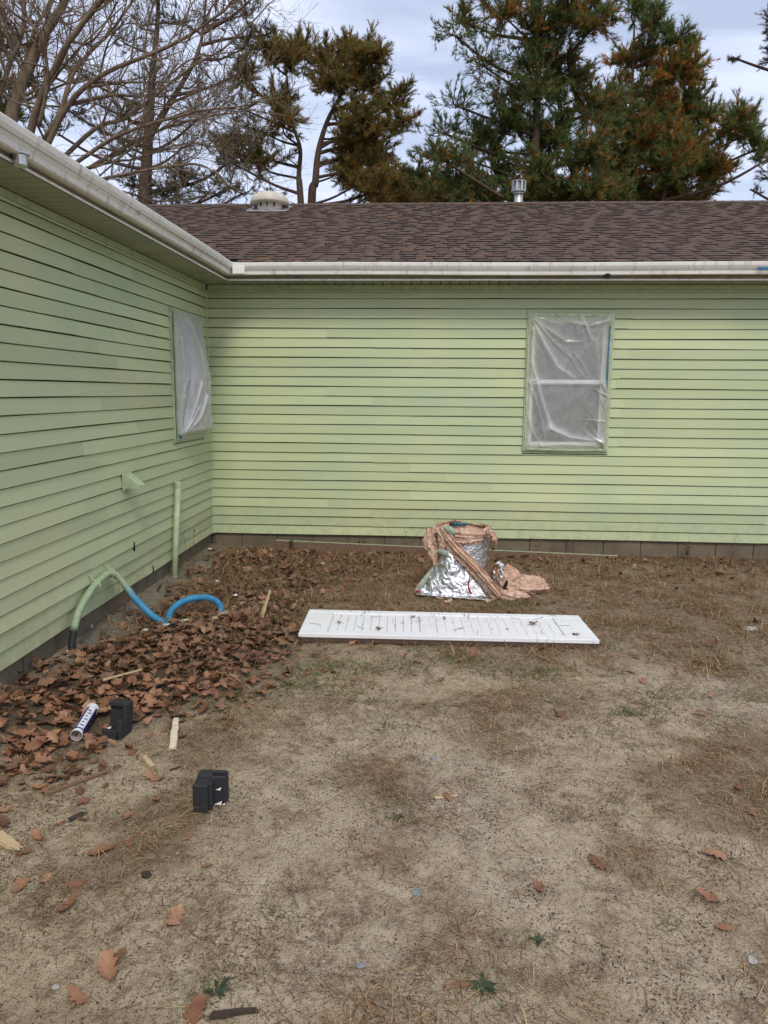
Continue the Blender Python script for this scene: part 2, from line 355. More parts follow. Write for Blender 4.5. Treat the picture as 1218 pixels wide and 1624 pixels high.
# ------------------------------------------------------------------ ground
XW, YW = 8.6, -9.0
def gh(x, y):
    x = np.asarray(x, float); y = np.asarray(y, float)
    h = .030*(fbm(x*.8+3, y*.8+9, 5, 3)-.45) + .024*(fbm(x*4, y*4, 23, 3)-.45)
    near = np.exp(-((x-2.4)**2+(y+3)**2)/60.)
    return h*near + .045*np.exp(-np.clip(x, 0, 9)/.28)*(y < 2)*np.exp(-np.clip(-x, 0, 9)/2)
def ghs(x, y): return float(gh(x, y))
PILE = [tuple(gp(u, v))[:2] for u, v in [(-20,1098),(-20,1250),(60,1228),(110,1210),(150,1196),(215,1150),(330,1108),(400,1092),(450,1052),(476,1008),(474,965),(520,930),(600,905),(665,890),(665,872),(440,872),(352,882),(336,896),(268,955),(235,1000),(120,1052),(20,1092)]]
def in_poly(x, y, poly):
    x = np.asarray(x); y = np.asarray(y); ins = np.zeros(x.shape, bool); n = len(poly)
    for i in range(n):
        x0, y0 = poly[i]; x1, y1 = poly[(i+1) % n]
        c = ((y0 > y) != (y1 > y)) & (x < (x1-x0)*(y-y0)/(y1-y0+1e-12)+x0); ins ^= c
    return ins
def zones(x, y):
    n = fbm(x*2.2, y*2.2, 41, 4)-.47; n2 = fbm(x*.9+7, y*.9, 61, 3)-.45
    yy = y+n*1.6
    straw = sstep(-4.1, -2.5, yy)*.9
    edge = -3.0+.0*x
    straw = np.maximum(straw, sstep(.03, .16, n+.55*np.exp(-((x-4.05)**2/.5+(y+4.75)**2/.25))-.05)*.8*sstep(3.0, 3.7, x))
    straw = np.maximum(straw, .75*sstep(-.02, .12, n+.35*np.exp(-((x-1.25)**2/.10+(y+5.45)**2/.35))-.17))
    straw = np.maximum(straw, .42*sstep(.0, .2, n))
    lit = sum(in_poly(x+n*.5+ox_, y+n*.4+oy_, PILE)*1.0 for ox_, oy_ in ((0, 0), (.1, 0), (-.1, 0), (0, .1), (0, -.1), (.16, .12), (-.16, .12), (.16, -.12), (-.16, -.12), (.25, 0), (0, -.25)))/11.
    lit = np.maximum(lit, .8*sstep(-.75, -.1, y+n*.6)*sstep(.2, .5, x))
    moss = sstep(.0, .2, n2+.07)*sstep(-2.6, -3.6, y)
    walk = sstep(.36, .20, x+n*.25)*sstep(-3.9, -3.2, y+n)*(x > -.5)
    return lit, straw, moss, walk
dx = np.arange(-.6, 8.01, .024); dy = np.arange(-7.4, .41, .024)
ox = np.array([.1, .25, .6, 1.2, 2.5, 5, 10, 20, 45, 100, 220])
gx = np.concatenate([-.6-ox[::-1], dx, 8.0+ox]); gy = np.concatenate([-7.4-ox[::-1], dy, .4+ox])
X, Y = np.meshgrid(gx, gy); Z = gh(X, Y)+.013*(fbm(X*13, Y*13, 77, 3)-.47)*(np.abs(X) < 9)
nx, ny = len(gx), len(gy); ii = (np.arange(ny-1)[:, None]*nx+np.arange(nx-1)[None]).ravel()
me = mesh_np('ground', np.stack([X, Y, Z], -1).reshape(-1, 3), np.stack([ii, ii+1, ii+nx+1, ii+nx], -1), smooth=True)
lit, straw, moss, walk = zones(X.ravel(), Y.ravel())
a = me.attributes.new('zone', 'FLOAT_COLOR', 'POINT'); a.data.foreach_set('color', np.stack([lit, straw, moss, lit*0+1], -1).astype(np.float32).ravel())
a = me.attributes.new('walk', 'FLOAT', 'POINT'); a.data.foreach_set('value', walk.astype(np.float32))
tag(obj('ground', me, MT['ground']), kind='structure')

# ------------------------------------------------------------------ house
CR = 0.1016; ZB = 0.18; ZS = 2.865
house = empty('house')
tag(house, 'single storey house with pale green clapboard siding and brown shingle roof', 'house')
def to_back(a, d, z): return Vector((a, -d, z))       # wall coords: a along the wall from the corner, d outwards, z up
def to_side(a, d, z): return Vector((d, -a, z))
def wall(conv, length, wins, seed, seam_set):
    r = random.Random(seed)
    sheath = MB()
    def slab(a0, a1, z0, z1, d0, d1):
        vs = [conv(a, d, z) for z in (z0, z1) for a, d in ((a0, d0), (a1, d0), (a1, d1), (a0, d1))]
        sheath.add(vs, [(0,3,2,1),(4,5,6,7),(0,1,5,4),(1,2,6,5),(2,3,7,6),(3,0,4,7)])
    segs = [(-.15, length)]; cur = -.15
    for (wa0, wa1, wz0, wz1) in wins:
        slab(cur, wa0, .20, 3.0, -.15, -.004); slab(wa0, wa1, .20, wz0, -.15, -.004); slab(wa0, wa1, wz1, 3.0, -.15, -.004); cur = wa1
    slab(cur, length, .20, 3.0, -.15, -.004)
    wl = obj('wall', sheath, MT['backing'], house)
    cache = {}
    for i in range(26):
        z0 = ZB+i*CR; z1 = min(z0+CR, 2.79)
        cuts = {0.012, length}
        for s in seam_set(i, r): cuts.add(s)
        spans = []; cs = sorted(cuts); part_h = []
        for (wa0, wa1, wz0, wz1) in wins:
            if z1 > wz0+.02 and z0 < wz1-.02:
                if z1-wz1 > .004: part_h.append((wa0+.002, wa1-.002, wz1, z1))
                if wz0-.022-z0 > .004: part_h.append((wa0+.002, wa1-.002, z0, wz0-.022))
        for a0, a1 in zip(cs[:-1], cs[1:]):
            parts = [(a0, a1)]
            for (wa0, wa1, wz0, wz1) in wins:
                if z1 > wz0+.02 and z0 < wz1-.02:
                    nw = []
                    for p in parts:
                        if p[0] < wa0: nw.append((p[0], min(p[1], wa0)))
                        if p[1] > wa1: nw.append((max(p[0], wa1), p[1]))
                        
                    parts = [q for q in nw if q[1]-q[0] > .01]
            spans += parts
        for a0, a1, zq0, zq1 in [(p, q, z0, z1) for p, q in spans]+part_h:
            h = zq1-zq0+(.004 if zq1 == z1 else 0); lap = .0045*r.random()+.0003
            key = (round(a1-a0, 4), round(h, 3))
            if key not in cache:
                mb = MB(); ln = a1-a0
                prof = [(-.003, .002), (.0140, 0.), (.0160, .003), (.0145, min(.012, h*.4)), (.0045, max(h-.0108, h*.5)), (-.003, max(h-.0098, h*.6)), (-.003, h)]
                nseg = 5; V = []; F = []; n = len(prof); ph = r.random()*6
                for k in range(nseg+1):
                    aa = ln*k/nseg; wob = .0022*math.sin(aa*2.3+ph)
                    for j, (d, z) in enumerate(prof): V.append(conv(aa, d+(.0008*math.sin(aa*3.1+ph) if j in (1, 2, 3) else 0), z+(wob if j < 4 else 0)))
                for k in range(nseg):
                    for j in range(n): F.append((k*n+j, k*n+(j+1) % n, (k+1)*n+(j+1) % n, (k+1)*n+j))
                F += [tuple(range(n)), tuple(nseg*n+j for j in range(n))]
                mb.add(V, F); m_ = mb.mesh('siding_board'); m_.materials.append(MT['siding']); cache[key] = m_
            obj('siding_board', cache[key], None, wl, conv(a0, lap, zq0+r.uniform(-.0008, .0008)))
    return wl
WB = (3.405, 4.305, 1.135, 2.575)      # window opening on the back wall, outer trim
WL = (.26, 1.20, 1.275, 2.50)
def seam_b(i, r):
    s = [2.0 if i in (23, 22) else (1.3+.9*((i*7) % 3) if i % 2 else 2.6-.4*(i % 3)), 6.0+.35*(i % 2)]
    if 9 <= i <= 24 and i % 3: s.append(4.36+.03*((i*5) % 4)+.005*i % .04)
    return s
wall(to_back, XW-.3, [WB], 3, seam_b)
wall(to_side, 8.7, [WL], 4, lambda i, r: [2.05+.33*((i*5) % 4), 5.5+.3*(i % 3)])
# corner post, top moulding
mb = MB(); mb.bbox((.0, -.022, ZB-.012), (.022, -.0, ZS-.06), .004); obj('corner_post', mb, MT['trim'], house)
for conv, ln in ((to_back, XW-.3), (to_side, 8.7)):
    mb = MB(); pr = [(0., 2.79), (.022, 2.785), (.024, 2.80), (.012, 2.812), (.012, 2.856), (0., 2.858)]
    V = [conv(a, d, z) for a in (.024, ln) for d, z in pr]; n = len(pr)
    mb.add(V, [(k, (k+1) % n, n+(k+1) % n, n+k) for k in range(n)]+[tuple(range(n)), tuple(range(n, 2*n))])
    obj('frieze_moulding', mb, MT['trim'], house)
# foundation
for conv, ln in ((to_back, XW-.3), (to_side, 8.7)):
    mb = MB(); V = [conv(a, d, z) for z in (-.4, .06) for a, d in ((-.1, -.2), (ln, -.2), (ln, -.022), (-.1, -.022))]
    mb.add(V, [(0,3,2,1),(4,5,6,7),(0,1,5,4),(1,2,6,5),(2,3,7,6),(3,0,4,7)])
    V = [conv(a, d, z) for z in (.05, .205) for a, d in ((-.1, -.15), (ln, -.15), (ln, -.022), (-.1, -.022))]
    mb.add(V, [(0,3,2,1),(4,5,6,7),(0,1,5,4),(1,2,6,5),(2,3,7,6),(3,0,4,7)])
    fo = obj('foundation', mb, MT['mortar'], house)
    bm_ = {}
    a = .03; k = 0
    while a < ln-.1:
        l_ = .388 if k else .30
        V = [conv(aa, d, z) for z in (0, .195) for aa, d in ((0, -.05), (l_, -.05), (l_, -.012), (0, -.012))]
        if l_ not in bm_:
            q = MB(); q.add(V, [(0,3,2,1),(4,5,6,7),(0,1,5,4),(1,2,6,5),(2,3,7,6),(3,0,4,7)]); bm_[l_] = q.mesh('concrete_block'); bm_[l_].materials.append(MT['block'])
        obj('concrete_block', bm_[l_], None, fo, conv(a, rnd.uniform(-.002, .002), .002))
        obj('concrete_block', bm_[l_], None, fo, conv(a-.19 if k else a, rnd.uniform(-.002, .002), -.203))
        a += l_+.011; k += 1
# soffit, fascia, gutter
OV = .30
for conv, ln, nm in ((to_back, XW, 'b'), (to_side, 8.9, 's')):
    mb = MB(); V = [conv(a, d, z) for z in (ZS+.012, ZS+.03) for a, d in ((-.1, -.1), (ln, -.1), (ln, OV), (-.1, OV))]
    mb.add(V, [(0,3,2,1),(4,5,6,7),(0,1,5,4),(1,2,6,5),(2,3,7,6),(3,0,4,7)])
    so = obj('soffit', mb, MT['backing'], house); pm = None
    a = .3 if nm == 'b' else .0
    while a < ln-.1:
        if pm is None:
            q = MB(); wd = .098
            prof = [(0, 0), (.004, -.006), (wd-.008, -.006), (wd-.004, 0), (wd-.004, .01), (0, .01)]
            V = [conv(p[0], d, p[1]) for d in (.013, OV-.004) for p in prof]; n = len(prof)
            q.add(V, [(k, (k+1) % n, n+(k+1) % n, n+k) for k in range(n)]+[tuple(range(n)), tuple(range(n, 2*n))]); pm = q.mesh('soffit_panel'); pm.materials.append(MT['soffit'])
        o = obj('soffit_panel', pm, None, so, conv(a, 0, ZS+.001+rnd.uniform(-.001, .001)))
        a += .1
    # fascia board with a drip lip
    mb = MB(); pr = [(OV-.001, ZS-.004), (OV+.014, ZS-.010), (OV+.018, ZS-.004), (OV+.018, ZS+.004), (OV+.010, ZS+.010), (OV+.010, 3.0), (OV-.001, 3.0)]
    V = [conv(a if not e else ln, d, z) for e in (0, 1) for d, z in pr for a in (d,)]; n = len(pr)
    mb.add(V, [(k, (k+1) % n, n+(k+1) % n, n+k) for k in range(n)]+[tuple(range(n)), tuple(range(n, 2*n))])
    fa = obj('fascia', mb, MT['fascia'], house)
    mb = MB(); pr = [(OV+.0185, ZS-.009), (OV+.022, ZS-.009), (OV+.022, ZS+.005), (OV+.0185, ZS+.005)]; n = 4
    V = [conv(d if not e else ln, d, z) for e in (0, 1) for d, z in pr]; mb.add(V, [(k, (k+1) % n, n+(k+1) % n, n+k) for k in range(n)]+[tuple(range(n)), tuple(range(n, 2*n))]); obj('fascia_trim', mb, MT['gutter'], fa)
    mb = MB()
    pr = [(.012, 3.012), (.012, 2.912), (.062, 2.908), (.070, 2.914), (.074, 2.940), (.092, 2.968), (.104, 2.990), (.106, 3.016), (.112, 3.018), (.113, 3.010), (.110, 2.985), (.098, 2.962), (.080, 2.936), (.076, 2.908), (.066, 2.902), (.008, 2.906), (.008, 3.012)]
    V = []
    ks = 14
    for k in range(ks+1):
        for d, z in pr:
            a0 = OV+d; a = a0+(ln-a0)*k/ks
            V.append(conv(a, OV+d+.002*math.sin(k*1.7), z+.004*math.sin(k*.9)*(0 if k == 0 else 1)-(.016*k/ks if nm == 's' else 0)))
    n = len(pr)
    mb.add(V, [(k*n+j, k*n+(j+1) % n, (k+1)*n+(j+1) % n, (k+1)*n+j) for k in range(ks) for j in range(n)]+[tuple(range(n)), tuple(ks*n+j for j in range(n))])
    g = obj('gutter', mb, MT['gutter'], house)
    if nm == 'b':
        mb = MB(); c = at(963, 437, 1, -.36); mb.lathe([(.036, -.014), (.040, .0), (.036, .014)], 12, Matrix.Translation((c.x, -.352, 2.901)) @ Matrix.Diagonal((1, .8, 1, 1))); obj('outlet_hole', mb, MT['dark'], g)
        mb = MB(); c = at(1212, 427, 1, -.40); mb.bbox((c.x-.07, -.4195, 2.936), (c.x+.35, -.4145, 2.966), .002); obj('tape_strip', mb, MT['tape_blue'], g)
        mb = MB(); mb.bbox((.418, -.416, 2.908), (.53, -.409, 2.985), .003); mb.bbox((.405, -.425, 2.905), (.425, -.403, 3.02), .005); obj('mitre_corner', mb, MT['gutter'], g)
    else:
        c = at(32, 249, 0, .355); mb = MB(); mb.lathe([(.030, -.055), (.034, -.05), (.034, -.004), (.048, 0.), (.048, .006)], 16, Matrix.Translation((.352, c.y, 2.898))); mb.lathe([(.029, -.0551), (.029, -.02)], 12, Matrix.Translation((.352, c.y, 2.898)))
        obj('outlet', mb, MT['galv'], g)
        mb = MB(); q = at(224, 385, 0, .41); mb.box((.400, q.y-.006, 2.93), (.4135, q.y+.006, 2.955)); obj('clip', mb, MT['slate'], g)
# ---- roof
SL = .36; Y0 = -.405; Z0 = 3.022; YR = 4.0
ANG = math.atan(SL); EXP = .128; CA, SA = math.cos(ANG), math.sin(ANG)
def rp(x, t, h): return (x, Y0+t*CA-h*SA, Z0+t*SA+h*CA)      # t up the slope, h above the deck
def swapxy(V): V = np.array(V, float); return np.stack([-V[:, 1], -V[:, 0], V[:, 2]], -1)
NROW = int((YR-Y0)/CA/EXP)
roof = empty('roof'); roof.parent = house
deck = np.array([rp(.405, 0, -.012), rp(XW, 0, -.012), rp(XW, (YR-Y0)/CA, -.012), rp(-YR, (YR-Y0)/CA, -.012)])
mb = MB()
zr = Z0+SL*(YR-Y0)
mb.add([tuple(p) for p in deck], [(0, 1, 2, 3)]); mb.add([(p[0], p[1], p[2]-.06) for p in swapxy(deck)], [(3, 2, 1, 0)])
mb.add([(XW, YR, zr-.012), (-YR, YR, zr-.012), (-YR, YR+4.4, zr-1.6), (XW, YR+4.4, zr-1.6)], [(0, 1, 2, 3)])
mb.add([(-YR, YR, zr-.012), (-YR, -8.9, zr-.012), (-YR-4.4, -8.9, zr-1.6), (-YR-4.4, YR, zr-1.6)], [(0, 1, 2, 3)])
obj('roof_deck', mb, MT['backing'], roof)
Q6 = np.array([(0,1,2,3),(4,7,6,5),(0,4,5,1),(1,5,6,2),(2,6,7,3),(3,7,4,0)])
Q6T = Q6.copy(); Q6T[2] = (8, 11, 10, 9)
def tabcol(c, thick): q = np.full((12, 3), c); q[8:] = -1. if thick else c*.4; return q
acc = Acc(); cachet = {}; singles = 0; wid = [.09, .12, .15, .18, .21]
rr = random.Random(21); pth = False
for j in range(NROW):
    t0 = j*EXP; t1 = t0+EXP*1.25; xv = -(Y0+t0*CA)+.02
    x = xv+rr.uniform(0, .2)-.2
    while x < XW:
        wd = rr.choice(wid); x1 = min(x+wd, XW); xs = max(x, xv)
        thick = (rr.random() < .85) if not pth else (rr.random() < .12); pth = thick; h = (.0085 if thick else .003)+rr.uniform(0, .001); dt = rr.uniform(-.004, .004)-(.004 if thick else 0)
        t1c = t1 if j < NROW-1 else (YR-Y0)/CA
        if x1-xs > .04:
            g = .003
            loc = (xs+g, *rp(0, t0+dt, 0)[1:]); key = (round(x1-xs, 3), thick)
            L_ = t1c-t0; wl_ = x1-xs-2*g
            def tab(x0, y0):
                V = []
                for (dx_, t, hh) in ((0, 0, .001), (wl_, 0, .001), (wl_, L_, -.002), (0, L_, -.002), (0, 0, h+.003), (wl_, 0, h+.003), (wl_, L_, .0015), (0, L_, .0015), (0, 0, .001), (wl_, 0, .001), (wl_, 0, h+.003), (0, 0, h+.003)):
                    V.append((dx_, t*CA-hh*SA, t*SA+hh*CA))
                return np.array(V)
            vis = xs > .3 and xs < 7.0
            if vis and singles < 298:
                if key not in cachet:
                    m_ = mesh_np('shingle', tab(0, 0), Q6T[:, ::-1]); m_.materials.append(MT['shingle']); m_.materials.append(MT['tar']); m_.polygons[2].material_index = 1 if thick else 0; cachet[key] = m_
                obj('shingle', cachet[key], None, roof, loc); singles += 1
            else:
                V = tab(0, 0)+np.array(loc); acc.add(V, Q6T[:, ::-1], tabcol(rr.random(), thick))
            if xs > -9:
                V = tab(0, 0)+np.array(loc); acc.add(swapxy(V)-np.array([.055, 0, .03]), Q6T, tabcol(rr.random(), thick))
        x = x1
# ridge caps
x = -YR
while x < XW:
    for sg in (0, 1):
        V = np.array([(x, YR-.14*CA, zr-.14*SA+.012), (x+.19, YR-.14*CA, zr-.14*SA+.017), (x+.19, YR, zr+.024), (x, YR, zr+.017)])
        if sg: V[:, 1] = 2*YR-V[:, 1]
        V2 = np.vstack([V-np.array([0, 0, .006]), V]); acc.add(V2, Q6, np.full(3, rr.random()))
    x += .145
sf = obj('shingle_field', acc.mesh('shingle_field'), MT['shingle_far'], roof); sf['kind'] = 'stuff'
# roof vent
c = at(428, 330, 1, 3.55); zv = Z0+SL*(3.55-Y0)
rv = empty('roof_vent', (c.x, 3.55, zv)); rv.parent = house
mb = MB(); mb.bbox((-.30, -.30, -.006), (.30, .26, .012), .004, Matrix.Rotation(ANG, 4, 'X')); obj('flange', mb, MT['galv'], rv)
mb = MB(); mb.lathe([(.19, -.05), (.185, .12)], 24); obj('collar', mb, MT['vent'], rv)
mb = MB(); mb.lathe([(.24, .055), (.288, .060), (.295, .075), (.275, .135), (.235, .185), (.16, .215), (.06, .228), (.01, .23)], 32); obj('cap', mb.mesh('cap', True), MT['vent'], rv)
mb = MB(); mb.box((-.008, -.197, .0), (.008, -.186, .08)); mb.box((-.11, -.18, .0), (-.095, -.15, .08)); mb.box((.095, -.18, .0), (.11, -.15, .08)); obj('bracket', mb, MT['dark'], rv)
# flue
c = at(822, 322, 1, 4.25); fl = empty('flue', (c.x, 4.25, 0)); fl.parent = house
zf = at(822, 287, 1, 4.25).z
mb = MB(); mb.lathe([(.066, zr-.25), (.066, zf-.14)], 20); mb.lathe([(.072, zf-.20), (.075, zf-.185), (.072, zf-.17)], 20); obj('pipe', mb.mesh('pipe', True), MT['galv'], fl)
mb = MB(); mb.lathe([(.055, zf-.18), (.10, zf-.165), (.104, zf-.16), (.104, zf-.145)], 24); mb.lathe([(.112, zf-.02), (.114, zf-.008), (.08, zf+.004), (.02, zf+.012)], 24); mb.lathe([(.06, zf-.15), (.06, zf-.02)], 16)
obj('cap', mb, MT['galv'], fl)
for k in range(9):
    a = 2*math.pi*k/9; mb = MB(); mb.box((-.016, -.003, zf-.152), (.016, .003, zf-.012), Matrix.Rotation(a, 4, 'Z') @ Matrix.Translation((0, .104, 0))); obj('louvre', mb, MT['galv'], fl)

# ---- windows
def window(conv, w, nm):
    a0, a1, z0, z1 = w; wn = empty('window'); wn.parent = house
    def bx(name, p, q, mat, par, bev=.003):
        mb = MB(); A, B = conv(p[0], p[1], p[2]), conv(q[0], q[1], q[2])
        lo = [min(A[i], B[i]) for i in range(3)]; hi = [max(A[i], B[i]) for i in range(3)]
        mb.bbox(lo, hi, bev); return obj(name, mb, mat, par)
    t = .055
    bx('casing', (a0, -.06, z0), (a0+t, .034, z1), MT['trim'], wn); bx('casing', (a1-t, -.06, z0), (a1, .034, z1), MT['trim'], wn)
    bx('casing', (a0+t, -.06, z1-t), (a1-t, .032, z1), MT['trim'], wn); bx('sill', (a0+t, -.06, z0), (a1-t, .036, z0+t), MT['trim'], wn)
    bx('apron', (a0+.0, .0, z0-.022), (a1, .022, z0-.001), MT['trim'], wn)
    i0, i1, y0, y1 = a0+t+.001, a1-t-.001, z0+t+.001, z1-t-.001; zm = (y0+y1)/2-.005
    for (s0, s1, dd, name) in ((zm, y1, -.03, 'sash'), (y0, zm+.03, -.055, 'sash')):
        sh = empty(name); sh.parent = wn; b_ = .042
        bx('stile', (i0, dd-.02, s0), (i0+b_, dd, s1), MT['sash'], sh); bx('stile', (i1-b_, dd-.02, s0), (i1, dd, s1), MT['sash'], sh)
        bx('rail', (i0+b_, dd-.02, s1-b_), (i1-b_, dd-.001, s1), MT['sash'], sh); bx('rail', (i0+b_, dd-.02, s0), (i1-b_, dd-.001, s0+b_), MT['sash'], sh)
        bx('pane', (i0+b_, dd-.014, s0+b_), (i1-b_, dd-.010, s1-b_), MT['glass'], sh, .001)
    return wn
window(to_back, WB, 'b'); window(to_side, WL, 's')

def film(conv, w, creases, bulge, label, op, loose, sk=0):
    a0, a1, z0, z1 = w; nx_, nz_ = 130, 200
    U, Vv = np.meshgrid(np.linspace(0, 1, nx_), np.linspace(0, 1, nz_))      # u along the wall, v from the top
    h = np.zeros_like(U)
    asp = (z1-z0)/(a1-a0)
    for pts, amp, wd in creases:
        P = np.array(pts, float); best = np.full(U.shape, 9.); tt = np.zeros_like(U)
        for k in range(len(P)-1):
            p, q = P[k], P[k+1]; dvec = np.array([(q[0]-p[0]), (q[1]-p[1])*asp]); L2 = dvec@dvec
            rx = U-p[0]; ry = (Vv-p[1])*asp; t = np.clip((rx*dvec[0]+ry*dvec[1])/L2, 0, 1); dist = np.hypot(rx-t*dvec[0], ry-t*dvec[1])
            better = dist < best; best = np.where(better, dist, best); tt = np.where(better, (k+t)/(len(P)-1), tt)
        h += amp*(.55*np.exp(-best/(wd*.55))+.45*np.exp(-(best/(wd*1.3))**2))*(1-.45*tt)
    gq = np.random.default_rng(60+sk); auto = []
    for cx_, cz_ in ((.0, .0), (1., .0), (1., 1.), (.0, 1.), (.62, .0), (1., .6), (0., .5)):
        for _ in range(5):
            an = math.atan2(.5-cz_, .5-cx_)+gq.normal()*.45; ll = gq.uniform(.12, .42); auto.append((cx_, cz_, math.cos(an)*ll, math.sin(an)*ll, gq.uniform(.006, .014)))
    for (px_, pz_, ddx, ddz, am) in auto:
        dv_ = np.array([ddx, ddz*asp]); L2 = dv_@dv_; rx_ = U-px_; ry_ = (Vv-pz_)*asp; t = np.clip((rx_*dv_[0]+ry_*dv_[1])/L2, 0, 1); h += am*np.exp(-np.hypot(rx_-t*dv_[0], ry_-t*dv_[1])/.010)*(1-t)**.7
    h += .010*(fbm(U*5+Vv*3, Vv*6-U*4, 3+sk, 3)-.47)+.004*(1-np.abs(2*fbm(U*13, Vv*11, 8+sk, 2)-.75))
    hc = np.clip((h-.006)/.022, 0, 1)
    ed = np.minimum(np.minimum(U, 1-U)*1.0, np.minimum(Vv, 1-Vv)*asp); fall = sstep(0, .07, ed)
    d = .043+h*fall*1.+bulge(U, Vv)
    A = a0+.012+(a1-a0-.024)*U+.006*(vn(U*3, Vv*8, 4+sk)-.5); ZZ = z1-.010-(z1-z0-.02)*Vv+.006*(vn(U*9, Vv*3, 9+sk)-.5)
    V = np.array([tuple(conv(p, q, r_)) for p, q, r_ in zip(A.ravel(), d.ravel(), ZZ.ravel())])
    ii = (np.arange(nz_-1)[:, None]*nx_+np.arange(nx_-1)[None]).ravel()
    e = np.clip(sstep(.16, .0, ed+.06*(fbm(U*6, Vv*8, 12+sk, 3)-.5))+loose*sstep(.42, .0, Vv+.25*(fbm(U*5, Vv*5, 31+sk, 3)-.5)), 0, 1)
    me = mesh_np('masking_film', V, np.stack([ii, ii+1, ii+nx_+1, ii+nx_], -1), np.stack([e, hc, 0*e], -1).reshape(-1, 3), True)
    cen = conv((a0+a1)/2, 0, z0)
    me.transform(Matrix.Translation(-cen))
    root = empty('masking_plastic', cen); tag(root, label, 'plastic sheet')
    obj('film', me, plastic_mat(op), root)
    return root, cen
CRB = [([(.05,.06),(.2,.22),(.36,.38),(.56,.46)], .030, .035), ([(.04,.12),(.05,.34),(.18,.6),(.31,.83)], .032, .032), ([(.32,.84),(.55,.90),(.93,.93)], .034, .05), ([(.62,.03),(.68,.10),(.76,.19)], .020, .02),
       ([(.06,.04),(.25,.12),(.45,.2),(.62,.2)], .020, .025), ([(.08,.05),(.3,.2),(.5,.31)], .016, .016), ([(.95,.55),(.88,.45),(.8,.2),(.93,.04)], .014, .03), ([(.96,.95),(.84,.86),(.74,.8)], .016, .014), ([(.96,.95),(.82,.9),(.7,.84)], .014, .014), ([(.97,.78),(.8,.77),(.68,.77)], .012, .014),
       ([(.97,.7),(.86,.58),(.83,.52)], .014, .012), ([(.03,.5),(.12,.62),(.2,.78),(.24,.9)], .014, .016), ([(.02,.72),(.09,.85),(.2,.96)], .02, .02), ([(.55,.28),(.66,.36),(.74,.46)], .013, .013), ([(.45,.25),(.6,.4),(.7,.47)], .012, .012), ([(.95,.05),(.7,.09),(.45,.05)], .012, .02), ([(.2,.97),(.5,.95),(.85,.965)], .012, .02), ([(.68,.66),(.77,.71),(.82,.75)], .010, .008)]
ro, cen = film(to_back, WB, CRB, lambda U, V: .012*np.sin(np.pi*U)*np.sin(np.pi*V), 'wrinkled clear plastic masking taped flat over the white sash window', .17, .30)
def tape(name, pts, wd, mat, root, cen, conv, d=.047):
    P = spline([(a, z, 0) for a, z in pts], 24); V = []; F = []
    T = np.gradient(P, axis=0)
    for k, (p, t) in enumerate(zip(P, T)):
        n = np.array([-t[1], t[0]]); n = n/np.hypot(*n)*wd/2*(1+.5*(rnd.random()-.5))
        for s, dd in ((1, 0), (-1, 0), (-1, -.002), (1, -.002)): V.append(conv(p[0]+s*n[0], d+dd+.002*math.sin(k*.9), p[1]+s*n[1])-cen)
    for k in range(23):
        for j in range(4): F.append((4*k+j, 4*k+(j+1) % 4, 4*k+4+(j+1) % 4, 4*k+4+j))
    F += [(0, 1, 2, 3), (95, 94, 93, 92)]
    mb = MB(); mb.add(V, F); return obj(name, mb, mat, root)
a0, a1, z0, z1 = WB
tape('tape_strip', [(a1-.052, z1-.13), (a1-.056, z1-.5), (a1-.05, z1-.8)], .014, MT['tape_blue'], ro, cen, to_back, .052)
tape('tape_strip', [(a1-.03, z1-.02), (a1-.034, z1-.7), (a1-.030, z0+.03)], .020, MT['tape_green'], ro, cen, to_back, .049)
tape('tape_strip', [(a0+.03, z1-.03), (a0+.024, z1-.7), (a0+.03, z0+.04)], .020, MT['tape_green'], ro, cen, to_back, .049)
tape('tape_strip', [(a0+.02, z1-.03), (a0+.45, z1-.024), (a1-.02, z1-.03)], .020, MT['tape_green'], ro, cen, to_back, .0505)
tape('tape_strip', [(a0+.04, z0+.03), (a0+.45, z0+.02), (a1-.03, z0+.026)], .020, MT['tape_green'], ro, cen, to_back, .0505)
def bul(U, V):      # u=0 at the corner side of the wall
    prof = sstep(-.05, .55, V)*sstep(1.0, .93, V)
    return .105*prof*sstep(.0, .15, U)*sstep(1.0, .40, U)**.8
CRL = [([(.62,.03),(.60,.25),(.66,.55),(.86,.95)], -.045, .03), ([(.5,.55),(.62,.72),(.86,.96)], .028, .022), ([(.36,.66),(.55,.84),(.88,.97)], .026, .020), ([(.56,.75),(.72,.86),(.9,.97)], .02, .014), ([(.8,.2),(.82,.5),(.9,.9)], .014, .03), ([(.3,.2),(.33,.5),(.4,.8)], .012, .05), ([(.5,.04),(.4,.15),(.33,.3)], .015, .03), ([(.75,.52),(.85,.62),(.8,.7)], .016, .018), ([(.72,.85),(.8,.9),(.93,.97)], .016, .012)]
ro2, cen2 = film(to_side, WL, CRL, bul, 'billowing cloudy plastic masking over the narrow-looking window beside the wall corner', .60, .0, 50)
a0, a1, z0, z1 = WL
tape('tape_strip', [(a1-.045, z0+.06), (a1-.075, z0+.04), (a1-.12, z0+.035)], .03, MT['tape_blue'], ro2, cen2, to_side, .056)
tape('tape_strip', [(a1-.026, z1-.03), (a1-.03, z1-.6), (a1-.026, z0+.03)], .020, MT['tape_green'], ro2, cen2, to_side, .049)

